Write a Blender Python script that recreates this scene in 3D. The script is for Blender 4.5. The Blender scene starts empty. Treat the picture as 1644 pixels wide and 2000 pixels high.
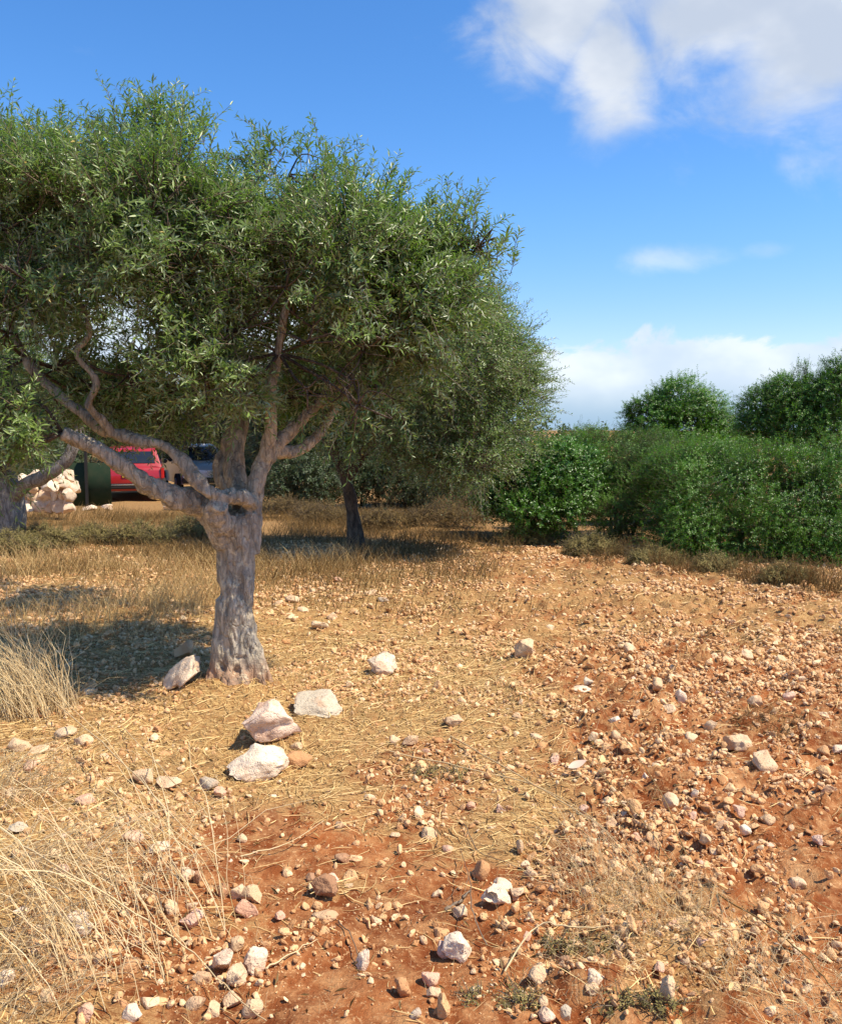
import bpy, bmesh, math, random
import numpy as np
from mathutils import Vector, Matrix

scene = bpy.context.scene
C = scene.collection
PI = math.pi

# ------------------------------------------------------------------ camera
EYE = 1.6
F = 1732.0                      # focal length in pixels of the 1644 x 2000 photograph
PITCH = math.atan(160 / F)
cam_data = bpy.data.cameras.new("camera")
cam = bpy.data.objects.new("camera", cam_data)
C.objects.link(cam)
cam.location = (0, 0, EYE)
cam.rotation_euler = (PI / 2 - PITCH, 0, 0)
cam_data.sensor_fit = 'VERTICAL'
cam_data.sensor_height = 24
cam_data.lens = 24 * F / 2000
cam_data.clip_start = 0.05
cam_data.clip_end = 6000
scene.camera = cam

def ray(px, py):
    dx = (px - 822) / F
    dz = (1000 - py) / F
    c, s = math.cos(PITCH), math.sin(PITCH)
    return np.array([dx, c + s * dz, -s + c * dz])

def P(px, py, Y):
    d = ray(px, py)
    p = d * (Y / d[1])
    return np.array([p[0], Y, EYE + p[2]])

# ------------------------------------------------------------------ light
SUN_DIR = Vector((0.66, -0.22, 1.02)).normalized()      # towards the sun
SUN_EL = math.asin(SUN_DIR.z)
SUN_AZ = math.atan2(SUN_DIR.x, SUN_DIR.y)
sl = bpy.data.lights.new("sun", 'SUN')
sl.energy = 5.0
sl.angle = math.radians(0.5)
sl.color = (1.0, 0.89, 0.73)
so = bpy.data.objects.new("sun", sl)
C.objects.link(so)
so.rotation_euler = (-SUN_DIR).to_track_quat('-Z', 'Y').to_euler()
so.location = (20, -10, 30)

scene.view_settings.view_transform = 'Standard'
scene.view_settings.look = 'None'
scene.view_settings.exposure = 0.50
scene.view_settings.gamma = 1.0

class NT:
    """small helper round a node tree"""
    def __init__(s, tree):
        s.t = tree; tree.nodes.clear()
    def n(s, kind, **kw):
        nd = s.t.nodes.new(kind)
        for k, v in kw.items():
            setattr(nd, k, v)
        return nd
    def put(s, sock, v):
        if isinstance(v, bpy.types.NodeSocket):
            s.t.links.new(v, sock)
        elif v is not None:
            try: sock.default_value = v
            except Exception: sock.default_value = (v, v, v)
    def math(s, op, a, b=None, c=None, clamp=False):
        nd = s.n('ShaderNodeMath', operation=op, use_clamp=clamp)
        for i, v in enumerate((a, b, c)):
            if v is not None: s.put(nd.inputs[i], v)
        return nd.outputs[0]
    def mix(s, fac, a, b, blend='MIX'):
        nd = s.n('ShaderNodeMix', data_type='RGBA', blend_type=blend)
        s.put(nd.inputs[0], fac); s.put(nd.inputs[6], a); s.put(nd.inputs[7], b)
        return nd.outputs[2]
    def noise(s, vec, scale, detail=4, rough=0.55, dist=0.0):
        nd = s.n('ShaderNodeTexNoise')
        if vec is not None: s.put(nd.inputs['Vector'], vec)
        nd.inputs['Scale'].default_value = scale
        nd.inputs['Detail'].default_value = detail
        nd.inputs['Roughness'].default_value = rough
        nd.inputs['Distortion'].default_value = dist
        return nd.outputs['Fac']
    def smooth(s, v, lo, hi, a=0.0, b=1.0):
        nd = s.n('ShaderNodeMapRange', interpolation_type='SMOOTHSTEP')
        s.put(nd.inputs[0], v)
        for i, x in enumerate((lo, hi, a, b)): s.put(nd.inputs[i + 1], x)
        return nd.outputs[0]

def rgb(r, g, b): return (r, g, b, 1.0)

# ------------------------------------------------------------------ world: sky with clouds
world = bpy.data.worlds.new("World")
scene.world = world
world.use_nodes = True
w = NT(world.node_tree)
sky = w.n('ShaderNodeTexSky', sky_type='NISHITA')
sky.sun_disc = False
sky.sun_elevation = SUN_EL
sky.sun_rotation = SUN_AZ
sky.altitude = 50
sky.air_density = 1.0
sky.dust_density = 0.2
sky.ozone_density = 3.0
tc = w.n('ShaderNodeTexCoord')
D = tc.outputs['Generated']
sep = w.n('ShaderNodeSeparateXYZ'); w.put(sep.inputs[0], D)
az = w.math('ARCTAN2', sep.outputs[0], sep.outputs[1])
el = w.math('ARCSINE', sep.outputs[2])
def cloud_at(px, py, ra, re):
    """a soft ellipse of cloud in one direction of the sky (radii in degrees)"""
    d = ray(px, py); d = d / np.linalg.norm(d)
    a0 = math.atan2(d[0], d[1]); e0 = math.asin(d[2])
    u = w.math('DIVIDE', w.math('SUBTRACT', az, a0), math.radians(ra))
    v = w.math('DIVIDE', w.math('SUBTRACT', el, e0), math.radians(re))
    r2 = w.math('ADD', w.math('MULTIPLY', u, u), w.math('MULTIPLY', v, v))
    return w.math('EXPONENT', w.math('MULTIPLY', r2, -1.0))
mp = w.n('ShaderNodeMapping'); w.put(mp.inputs[0], D)
mp.inputs['Scale'].default_value = (1, 1, 1.6)
n1 = w.noise(mp.outputs[0], 5.0, 7, 0.55, 0.3)
n2 = w.noise(mp.outputs[0], 16.0, 6, 0.6, 0.2)
n1w = w.noise(mp.outputs[0], 7.5, 9, 0.58, 0.9)
nn = w.math('ADD', w.math('MULTIPLY', w.math('SUBTRACT', n1w, 0.5), 2.0), w.math('MULTIPLY', w.math('SUBTRACT', n2, 0.5), 0.9))
blobs = None
for args in ((1085, 20, 4.8, 4.0), (1190, 120, 3.4, 4.2), (1400, -10, 8.5, 4.4), (1610, 60, 7.0, 5.5), (1540, -160, 14, 8)):
    g = cloud_at(*args)
    blobs = g if blobs is None else w.math('MAXIMUM', blobs, g)
wisp = w.math('MAXIMUM', w.math('MULTIPLY', cloud_at(1310, 505, 4.6, 1.3), 0.80), w.math('MULTIPLY', cloud_at(1490, 488, 2.2, .8), 0.6))
# the low bank of cloud along the horizon, a little higher to the left
band_top = w.smooth(az, math.radians(-10), math.radians(4), math.radians(11.0), math.radians(5.6))
band = w.smooth(w.math('SUBTRACT', w.math('ADD', el, w.math('MULTIPLY', nn, 0.05)), band_top), -0.008, 0.005, 1.0, 0.0)
big = w.smooth(w.math('ADD', blobs, w.math('MULTIPLY', nn, 0.55)), 0.20, 0.92)
small = w.smooth(w.math('ADD', wisp, w.math('MULTIPLY', nn, 0.45)), 0.36, 1.0, 0, 0.6)
# scattered clouds elsewhere (behind the photographer)
back = w.math('MULTIPLY', w.smooth(n1, 0.55, 0.75), w.smooth(sep.outputs[1], -0.1, -0.5))
mask = w.math('MAXIMUM', w.math('MAXIMUM', w.math('MULTIPLY', big, 0.88), small), w.math('MAXIMUM', w.math('MULTIPLY', band, 0.92), back))
hs = w.n('ShaderNodeHueSaturation')
w.put(hs.inputs['Color'], sky.outputs[0])
hs.inputs['Saturation'].default_value = 1.25
hs.inputs['Value'].default_value = 1.0
tint = w.mix(w.smooth(el, math.radians(2), math.radians(15)), rgb(1.12, 1.02, 1.20), rgb(1.08, 1.17, 1.32))
skyc = w.mix(1.0, hs.outputs[0], tint, 'MULTIPLY')
shade = w.smooth(w.noise(mp.outputs[0], 9, 4, .5), 0.35, 0.7)
cl_hi = w.mix(shade, rgb(3.9, 4.3, 4.9), rgb(5.5, 5.7, 5.9))
cl_lo = w.mix(shade, rgb(4.3, 5.1, 6.1), rgb(6.0, 6.5, 6.9))
lowblue = w.smooth(el, math.radians(0.3), math.radians(3.6))
cl_lo2 = w.mix(lowblue, rgb(2.2, 3.5, 4.9), cl_lo)
clc = w.mix(w.smooth(el, 0.16, 0.28), cl_lo2, cl_hi)
col = w.mix(mask, skyc, clc)
bg = w.n('ShaderNodeBackground')
w.put(bg.inputs[0], col)
bg.inputs[1].default_value = 0.115
wo = w.n('ShaderNodeOutputWorld')
w.t.links.new(bg.outputs[0], wo.inputs[0])

# ------------------------------------------------------------------ numpy noise
def _hash(ix, iy, iz, seed):
    h = (ix.astype(np.int64) * 374761393 + iy.astype(np.int64) * 668265263 + iz.astype(np.int64) * 2147483647 + seed * 974711) & 0xffffffff
    h = ((h ^ (h >> 13)) * 1274126177) & 0xffffffff
    h = ((h ^ (h >> 16)) * 2246822519) & 0xffffffff
    return ((h ^ (h >> 15)) & 0xffffff) / float(0xffffff)

def vnoise(x, y, z=0.0, seed=0):
    x, y, z = np.broadcast_arrays(np.asarray(x, float), np.asarray(y, float), np.asarray(z, float))
    ix, iy, iz = np.floor(x), np.floor(y), np.floor(z)
    fx, fy, fz = x - ix, y - iy, z - iz
    fx = fx * fx * (3 - 2 * fx); fy = fy * fy * (3 - 2 * fy); fz = fz * fz * (3 - 2 * fz)
    r = 0
    for a in (0, 1):
        for b in (0, 1):
            for c in (0, 1):
                wgt = (fx if a else 1 - fx) * (fy if b else 1 - fy) * (fz if c else 1 - fz)
                r = r + wgt * _hash(ix + a, iy + b, iz + c, seed)
    return r

def fbm(x, y, z=0.0, oct=4, seed=0):
    r = 0; a = 0.5; f = 1.0
    for i in range(oct):
        r = r + a * vnoise(np.asarray(x) * f, np.asarray(y) * f, np.asarray(z) * f, seed + i * 17)
        a *= 0.5; f *= 2.03
    return r / (1 - 0.5 ** oct)

def sstep(a, b, x):
    t = np.clip((x - a) / (b - a), 0, 1)
    return t * t * (3 - 2 * t)

TRUNK_A = (-1.13, 5.35)
def H(x, y):
    """height of the terrain"""
    x = np.asarray(x, float); y = np.asarray(y, float)
    near = sstep(30, 14, np.hypot(x, y))
    z = (fbm(x * 0.45, y * 0.45, 0, 3, 5) - 0.5) * 0.22 * sstep(0.5, 3, np.hypot(x, y))
    z = z - 0.28 * sstep(13, 25, y)
    z = z + 0.07 * np.exp(-((x - 2.2) / 1.3) ** 2 - ((y - 5.6) / 2.4) ** 2)
    z = z + 0.10 * np.exp(-((x - TRUNK_A[0]) / 0.38) ** 2 - ((y - TRUNK_A[1]) / 0.34) ** 2)
    rub = rubble(x, y)
    z = z + near * (fbm(x * 3.1, y * 3.1, 0, 3, 9) - 0.5) * (0.05 + 0.05 * rub)
    return z

def rubble(x, y):
    """how stony the ground is (the harrowed strip on the right)"""
    x = np.asarray(x, float); y = np.asarray(y, float)
    px = x / np.maximum(y, .5)
    r = sstep(0.02, 0.26, px + (fbm(x * 0.9, y * 0.9, 0, 3, 31) - 0.5) * 0.30 + 0.10 * sstep(5, 9, y))
    return r * sstep(14, 10, y)

def straw(x, y):
    """how much dead grass and leaf litter covers the soil"""
    x = np.asarray(x, float); y = np.asarray(y, float)
    n = fbm(x * 1.8, y * 1.8, 0, 5, 77)
    a = sstep(2.7, 4.4, y + (n - 0.5) * 2.6) * (1 - 0.75 * rubble(x, y))
    left = sstep(-0.55, -1.3, x + (n - 0.5) * 1.0)
    far = sstep(6, 9, y)
    mid = (.35 + .7 * n) * sstep(4.6, 7.0, y + (n - .5) * 2.5)
    right = 0.7 * np.exp(-((x - 0.75) / 0.35) ** 2 - ((y - 2.7) / 0.5) ** 2)
    return np.clip(np.maximum(np.maximum(a * (0.45 + 0.9 * n), left * 0.75), np.maximum(np.maximum(far * 0.75 * (1 - .45 * rubble(x, y)), mid * .8), right)), 0, 1)

def G(px, py):
    """point of the ground seen at a pixel of the photograph"""
    d = ray(px, py)
    Y = 4.0
    for _ in range(30):
        x = d[0] / d[1] * Y
        z = float(H(x, Y))
        Yn = (z - EYE) / d[2] * d[1] if d[2] < -1e-4 else 200
        Y = 0.5 * Y + 0.5 * min(max(Yn, 1.0), 200)
    x = d[0] / d[1] * Y
    return np.array([x, Y, float(H(x, Y))])

# ------------------------------------------------------------------ object helpers
def mesh_np(name, V, quads=None, tris=None, smooth=False, mats=None, mat_idx=None):
    me = bpy.data.meshes.new(name)
    V = np.asarray(V, dtype=np.float32).reshape(-1, 3)
    nq = 0 if quads is None else len(quads)
    nt = 0 if tris is None else len(tris)
    me.vertices.add(len(V)); me.vertices.foreach_set('co', V.ravel())
    loops = []
    if nq: loops.append(np.asarray(quads, dtype=np.int32).ravel())
    if nt: loops.append(np.asarray(tris, dtype=np.int32).ravel())
    L = np.concatenate(loops)
    me.loops.add(len(L)); me.loops.foreach_set('vertex_index', L)
    me.polygons.add(nq + nt)
    st = np.concatenate([np.arange(nq) * 4, nq * 4 + np.arange(nt) * 3]).astype(np.int32)
    me.polygons.foreach_set('loop_start', st)
    if smooth: me.polygons.foreach_set('use_smooth', np.ones(nq + nt, dtype=bool))
    if mat_idx is not None: me.polygons.foreach_set('material_index', np.asarray(mat_idx, dtype=np.int32))
    me.update(calc_edges=True)
    me.validate()
    if mats:
        for m in mats: me.materials.append(m)
    return me

def obj(name, me, parent=None, loc=None, m=None):
    if isinstance(me, bmesh.types.BMesh):
        bm = me; me = bpy.data.meshes.new(name); bm.to_mesh(me); bm.free()
    o = bpy.data.objects.new(name, me)
    C.objects.link(o)
    if m is not None: me.materials.clear(); me.materials.append(m)
    if parent is not None: o.parent = parent
    if loc is not None: o.location = loc
    return o

def tag(o, label, cat, group=None, kind=None):
    o['label'] = label
    if cat: o['category'] = cat
    if group: o['group'] = group
    if kind: o['kind'] = kind
    return o

def thing(name, label, cat, loc=(0, 0, 0), rz=0.0, group=None):
    o = bpy.data.objects.new(name, None)
    C.objects.link(o)
    o.empty_display_size = 0.2
    o.location = loc; o.rotation_euler = (0, 0, rz)
    return tag(o, label, cat, group)

# ------------------------------------------------------------------ materials
def mat(name):
    m = bpy.data.materials.new(name); m.use_nodes = True
    return m, NT(m.node_tree)

def finish(nt, shader):
    o = nt.n('ShaderNodeOutputMaterial'); nt.t.links.new(shader, o.inputs[0])

def principled(nt, color, rough=0.8, spec=0.3, normal=None, **kw):
    p = nt.n('ShaderNodeBsdfPrincipled')
    nt.put(p.inputs['Base Color'], color); nt.put(p.inputs['Roughness'], rough)
    nt.put(p.inputs['Specular IOR Level'], spec)
    if normal is not None: nt.put(p.inputs['Normal'], normal)
    for k, v in kw.items(): nt.put(p.inputs[k.replace('_', ' ')], v)
    return p.outputs[0]

def bump(nt, h, strength=0.5, dist=0.01):
    b = nt.n('ShaderNodeBump'); nt.put(b.inputs['Height'], h)
    b.inputs['Strength'].default_value = strength; b.inputs['Distance'].default_value = dist
    return b.outputs[0]

def leaf_material(name, top, top2, under, trans, t_amount=0.28, rough=0.42, spec=0.5, dry=None, dry_share=0.02):
    m, t = mat(name)
    geo = t.n('ShaderNodeNewGeometry')
    rnd = geo.outputs['Random Per Island']
    pos = t.noise(geo.outputs['Position'], 1.6, 3)
    c = t.mix(t.math('POWER', rnd, 2.0), top, top2)
    c = t.mix(t.smooth(pos, 0.35, 0.65, 0, 0.6), c, top2)
    if dry is not None:
        c = t.mix(t.math('LESS_THAN', t.math('FRACT', t.math('MULTIPLY', rnd, 37.3)), dry_share), c, dry)
    c = t.mix(geo.outputs['Backfacing'], c, under)
    p = principled(t, c, rough, spec)
    tr = t.n('ShaderNodeBsdfTranslucent'); t.put(tr.inputs[0], trans)
    mx = t.n('ShaderNodeMixShader'); mx.inputs[0].default_value = t_amount
    t.t.links.new(p, mx.inputs[1]); t.t.links.new(tr.outputs[0], mx.inputs[2])
    finish(t, mx.outputs[0])
    return m

M_OLIVE = leaf_material('olive_leaf', rgb(.018, .052, .007), rgb(.26, .36, .085), rgb(.28, .35, .20), rgb(.18, .36, .03), .30, .36, .6, rgb(.5, .36, .08), .006)  # dark low tone and bright specks put crown shade and sunlight into leaf colour
M_OLIVE_FAR = leaf_material('olive_leaf_distant', rgb(.030, .058, .016), rgb(.07, .105, .03), rgb(.12, .15, .09), rgb(.10, .16, .02), .2, .45, .45)
M_BUSH = leaf_material('bush_leaf', rgb(.007, .046, .004), rgb(.13, .30, .02), rgb(.09, .18, .03), rgb(.18, .44, .02), .30, .40, .5, rgb(.3, .2, .06), .01)  # second tone is a sunlit green, painted on leaves at random
M_BUSH_B = leaf_material('broad_bush_leaf', rgb(.014, .075, .006), rgb(.11, .25, .02), rgb(.06, .12, .03), rgb(.12, .30, .02), .28, .35, .5)
M_BUSH_G = leaf_material('grey_bush_leaf', rgb(.010, .052, .005), rgb(.15, .32, .025), rgb(.10, .14, .05), rgb(.14, .28, .03), .22, .5, .4)
M_SCRUB = leaf_material('scrub_leaf', rgb(.16, .14, .04), rgb(.38, .30, .10), rgb(.3, .26, .11), rgb(.2, .2, .06), .2, .6, .3)

M_BROWN = leaf_material('brown_scrub_leaf', rgb(.10, .065, .022), rgb(.28, .19, .06), rgb(.2, .14, .06), rgb(.2, .15, .04), .2, .6, .3)

def straw_material(name, a, b, t_amount=0.15):
    m, t = mat(name)
    geo = t.n('ShaderNodeNewGeometry')
    c = t.mix(geo.outputs['Random Per Island'], a, b)
    p = principled(t, c, 0.6, 0.3)
    tr = t.n('ShaderNodeBsdfTranslucent'); t.put(tr.inputs[0], b)
    mx = t.n('ShaderNodeMixShader'); mx.inputs[0].default_value = t_amount
    t.t.links.new(p, mx.inputs[1]); t.t.links.new(tr.outputs[0], mx.inputs[2])
    finish(t, mx.outputs[0])
    return m
M_STRAW = straw_material('dry_straw', rgb(.58, .39, .17), rgb(.92, .75, .44))
M_LITTER = straw_material('straw_litter', rgb(.26, .14, .045), rgb(.86, .62, .27), .05)
M_WEED = straw_material('dry_weed', rgb(.085, .055, .018), rgb(.36, .22, .07), .1)
M_TWIG = straw_material('twig_bark', rgb(.10, .075, .05), rgb(.24, .18, .12), .0)

def bark_material(name, dark, light, soil_h=None):
    m, t = mat(name)
    tcn = t.n('ShaderNodeTexCoord')
    mpn = t.n('ShaderNodeMapping'); t.put(mpn.inputs[0], tcn.outputs['Object'])
    mpn.inputs['Scale'].default_value = (1, 1, 0.28)
    n_a = t.noise(mpn.outputs[0], 22, 6, .65, .6)
    n_b = t.noise(tcn.outputs['Object'], 3.2, 4, .5)
    n_c = t.noise(tcn.outputs['Object'], 90, 3, .6)
    c = t.mix(t.smooth(n_a, .32, .66), dark, light)
    c = t.mix(t.smooth(n_b, .35, .7, 0, .45), c, rgb(dark[0] * 1.1, dark[1] * 1.08, dark[2] * 1.05))
    vor = t.n('ShaderNodeTexVoronoi', feature='DISTANCE_TO_EDGE'); t.put(vor.inputs['Vector'], mpn.outputs[0]); vor.inputs['Scale'].default_value = 21
    wv = t.n('ShaderNodeTexNoise'); t.put(wv.inputs['Vector'], mpn.outputs[0]); wv.inputs['Scale'].default_value = 9; wv.inputs['Detail'].default_value = 4
    va = t.n('ShaderNodeVectorMath', operation='MULTIPLY_ADD'); t.put(va.inputs[0], wv.outputs['Color']); va.inputs[1].default_value = (.14, .14, .14); t.put(va.inputs[2], mpn.outputs[0]); t.put(vor.inputs['Vector'], va.outputs[0])
    crack = t.smooth(vor.outputs[0], 0.0, 0.10)
    c = t.mix(t.math('MULTIPLY', t.math('SUBTRACT', 1, crack), .28), c, rgb(dark[0] * .3, dark[1] * .3, dark[2] * .3))
    if soil_h is not None:
        sp = t.n('ShaderNodeSeparateXYZ'); t.put(sp.inputs[0], tcn.outputs['Object'])
        hz = t.math('ADD', sp.outputs[2], t.math('MULTIPLY', t.math('SUBTRACT', n_b, .5), .22))
        f = t.smooth(hz, soil_h - .07, soil_h + .05, 1, 0)
        c = t.mix(t.math('MULTIPLY', f, t.smooth(n_a, .3, .6, .15, .75)), c, rgb(.38, .19, .095))
    lich = t.noise(tcn.outputs['Object'], 17, 4, .6, .4)
    c = t.mix(t.smooth(lich, .56, .64, 0, .65), c, rgb(light[0] * 1.15, light[1] * 1.12, light[2] * 1.0))
    c = t.mix(t.smooth(n_c, .55, .7, 0, .5), c, rgb(dark[0] * .5, dark[1] * .5, dark[2] * .5))
    h = t.math('ADD', t.math('MULTIPLY', n_a, .8), t.math('ADD', t.math('MULTIPLY', n_c, .5), t.math('MULTIPLY', crack, .5)))
    finish(t, principled(t, c, .85, .2, bump(t, h, .8, .012)))
    return m
M_BARK = bark_material('olive_bark', rgb(.25, .21, .155), rgb(.56, .48, .36), 0.10)
M_BARK_DARK = bark_material('dark_bark', rgb(.055, .04, .03), rgb(.17, .125, .09))
M_BARK_PALE = bark_material('pale_bark', rgb(.16, .14, .12), rgb(.40, .36, .31))

def stone_material(name, a, b, c3):
    """limestone: per-object and per-piece tint, red soil stuck in patches"""
    m, t = mat(name)
    geo = t.n('ShaderNodeNewGeometry'); oi = t.n('ShaderNodeObjectInfo')
    r = t.math('FRACT', t.math('ADD', geo.outputs['Random Per Island'], oi.outputs['Random']))
    pos = geo.outputs['Position']
    c = t.mix(t.smooth(r, 0, .55), a, b)
    c = t.mix(t.smooth(r, .55, 1.0), c, c3)
    n_a = t.noise(pos, 38, 5, .65, .3); n_b = t.noise(pos, 9, 3, .5); n_c = t.noise(pos, 160, 3, .6)
    c = t.mix(t.smooth(n_a, .38, .62, 0, .45), c, a)
    c = t.mix(t.smooth(n_b, .50, .66, 0, .45), c, rgb(.50, .25, .12))
    vr = t.n('ShaderNodeTexVoronoi'); t.put(vr.inputs['Vector'], pos); vr.inputs['Scale'].default_value = 70
    pit = t.smooth(vr.outputs[0], .12, .34)
    c = t.mix(t.math('MULTIPLY', t.math('SUBTRACT', 1, pit), t.smooth(n_a, .5, .65, 0, .35)), c, rgb(.36, .23, .14))
    c = t.mix(t.smooth(n_c, .58, .75, 0, .3), c, rgb(.34, .22, .14))
    h = t.math('ADD', t.math('MULTIPLY', n_a, 1.2), t.math('ADD', t.math('MULTIPLY', n_c, .5), t.math('MULTIPLY', pit, .35)))
    finish(t, principled(t, c, .92, .15, bump(t, h, .9, .009)))
    return m
M_STONE = {
    'cream': stone_material('cream_limestone', rgb(.64, .43, .24), rgb(.76, .56, .35), rgb(.70, .48, .28)),
    'white': stone_material('white_limestone', rgb(.80, .61, .42), rgb(.88, .72, .52), rgb(.80, .61, .43)),
    'pinkish': stone_material('pink_limestone', rgb(.70, .42, .27), rgb(.80, .55, .40), rgb(.68, .38, .23)),
    'orange': stone_material('orange_stone', rgb(.60, .32, .14), rgb(.68, .42, .20), rgb(.52, .27, .12)),
    'brown': stone_material('brown_stone', rgb(.36, .19, .10), rgb(.46, .28, .16), rgb(.40, .24, .14)),
    'grey': stone_material('grey_stone', rgb(.50, .41, .29), rgb(.60, .51, .37), rgb(.52, .42, .30)),
    'pale': stone_material('pale_pink_limestone', rgb(.80, .58, .42), rgb(.86, .66, .50), rgb(.78, .54, .38)),
}
M_GRAVEL = stone_material('gravel', rgb(.50, .25, .10), rgb(.84, .53, .26), rgb(.94, .71, .42))

def ground_material():
    m, t = mat('red_soil')
    geo = t.n('ShaderNodeNewGeometry'); pos = geo.outputs['Position']
    at = t.n('ShaderNodeAttribute', attribute_name='cover')
    sp = t.n('ShaderNodeSeparateColor'); t.put(sp.inputs[0], at.outputs['Color'])
    st, rb = sp.outputs[0], sp.outputs[1]
    n_a = t.noise(pos, 2.0, 5, .6); n_b = t.noise(pos, 14, 5, .65); n_c = t.noise(pos, 70, 4, .7)
    soil = t.mix(t.smooth(n_a, .35, .65), rgb(.17, .045, .013), rgb(.31, .10, .03))
    soil = t.mix(t.smooth(n_b, .4, .7, 0, .7), soil, rgb(.52, .26, .105))
    crust = t.noise(pos, 5.5, 6, .7, .5)
    soil = t.mix(t.math('MULTIPLY', t.smooth(crust, .48, .66, 0, .6), t.smooth(rb, 0, .8, .35, 1)), soil, rgb(.62, .36, .16))
    grit = t.smooth(n_c, .55, .68, 0, .55)
    soil = t.mix(grit, soil, rgb(.72, .46, .22))
    mpn = t.n('ShaderNodeMapping'); t.put(mpn.inputs[0], pos)
    mpn.inputs['Rotation'].default_value = (0, 0, .5); mpn.inputs['Scale'].default_value = (1, 3.5, 1)
    fib = t.noise(mpn.outputs[0], 45, 4, .7, 1.2)
    litter = t.mix(t.smooth(fib, .40, .60), rgb(.15, .07, .022), rgb(.72, .49, .20))
    sy = t.n('ShaderNodeSeparateXYZ'); t.put(sy.inputs[0], pos)
    tmp = t.smooth(t.math('ADD', sy.outputs[1], t.math('MULTIPLY', t.math('SUBTRACT', n_a, .5), 5)), 7.5, 10.5, 0, .62)  # litter gets darker and browner with distance
    litter = t.mix(tmp, litter, rgb(.20, .125, .05))
    litter = t.mix(t.smooth(n_b, .38, .62, 0, .75), litter, rgb(.34, .17, .065))
    f = t.smooth(t.math('ADD', st, t.math('MULTIPLY', t.math('SUBTRACT', n_b, .5), 1.7)), .22, .72)
    c = t.mix(f, soil, litter)
    h = t.math('ADD', t.math('MULTIPLY', n_b, 1.0), t.math('ADD', t.math('MULTIPLY', n_c, .4), t.math('MULTIPLY', fib, .3)))
    finish(t, principled(t, c, .95, .1, bump(t, h, .8, .02)))
    return m
M_GROUND = ground_material()

def simple(name, color, rough=.5, spec=.5, metal=0.0, coat=0.0):
    m, t = mat(name)
    geo = t.n('ShaderNodeNewGeometry')
    n_ = t.noise(geo.outputs['Position'], 6, 4, .6)
    c = t.mix(t.smooth(n_, .35, .7, 0, .25), color, rgb(color[0] * .6 + .05, color[1] * .6 + .035, color[2] * .6 + .02))
    finish(t, principled(t, c, rough, spec, None, Metallic=metal, Coat_Weight=coat))
    return m

# ------------------------------------------------------------------ geometry builders
def catmull(pts, rad, sub=6):
    pts = np.asarray(pts, float); rad = np.asarray(rad, float)
    A = np.vstack([2 * pts[0] - pts[1], pts, 2 * pts[-1] - pts[-2]])
    out, ro = [], []
    for i in range(len(pts) - 1):
        p0, p1, p2, p3 = A[i], A[i + 1], A[i + 2], A[i + 3]
        for k in range(sub):
            t = k / sub
            out.append(0.5 * ((2 * p1) + (-p0 + p2) * t + (2 * p0 - 5 * p1 + 4 * p2 - p3) * t * t + (-p0 + 3 * p1 - 3 * p2 + p3) * t ** 3))
            ro.append(rad[i] * (1 - t) + rad[i + 1] * t)
    out.append(pts[-1]); ro.append(rad[-1])
    return np.array(out), np.array(ro)

class Acc:
    """collects vertices and faces for ONE mesh"""
    def __init__(s): s.V = []; s.Q = []; s.T = []; s.n = 0
    def add(s, V, Q=None, T=None):
        V = np.asarray(V, float).reshape(-1, 3)
        s.V.append(V)
        if Q is not None and len(Q): s.Q.append(np.asarray(Q) + s.n)
        if T is not None and len(T): s.T.append(np.asarray(T) + s.n)
        s.n += len(V)
    def mesh(s, name, m, smooth=False):
        return mesh_np(name, np.vstack(s.V), np.vstack(s.Q) if s.Q else None, np.vstack(s.T) if s.T else None, smooth, [m] if m else None)
    def tube(s, pts, rad, seg=10, sub=5, wob=0.0, rng=None):
        c, r = catmull(pts, rad, sub) if sub > 1 else (np.asarray(pts, float), np.asarray(rad, float))
        tg = np.gradient(c, axis=0); tg /= np.linalg.norm(tg, axis=1)[:, None] + 1e-9
        ref = np.array([0.0, 1.0, 0.0]) if abs(tg[0][1]) < .8 else np.array([1.0, 0, 0])
        rings = []
        a = np.linspace(0, 2 * PI, seg, endpoint=False)
        for i in range(len(c)):
            u = ref - tg[i] * ref.dot(tg[i]); u /= np.linalg.norm(u); ref = u
            v = np.cross(tg[i], u)
            rr = r[i] * (1 + (wob * (rng.random(seg) - .5) if wob else 0))
            rings.append(c[i] + np.outer(np.cos(a) * rr, u) + np.outer(np.sin(a) * rr, v))
        V = np.vstack(rings + [c[:1], c[-1:]])
        n = len(c); Q = []; T = []
        for i in range(n - 1):
            for k in range(seg):
                k2 = (k + 1) % seg
                Q.append((i * seg + k, i * seg + k2, (i + 1) * seg + k2, (i + 1) * seg + k))
        for k in range(seg):
            k2 = (k + 1) % seg
            T.append((n * seg, k2, k)); T.append((n * seg + 1, (n - 1) * seg + k, (n - 1) * seg + k2))
        s.add(V, Q, T)

def ribbons(name, Pn, Wd, side, m, smooth=False):
    """Pn (N,K,3) centre lines, Wd (N,K) widths, side (N,3)"""
    N, K, _ = Pn.shape
    L = Pn - side[:, None, :] * Wd[:, :, None] * .5
    R = Pn + side[:, None, :] * Wd[:, :, None] * .5
    V = np.stack([L, R], 2).reshape(-1, 3)
    base = (np.arange(N) * K * 2)[:, None] + (np.arange(K - 1) * 2)[None, :]
    Q = np.stack([base, base + 1, base + 3, base + 2], -1).reshape(-1, 4)
    return mesh_np(name, V, Q, None, smooth, [m])

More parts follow.
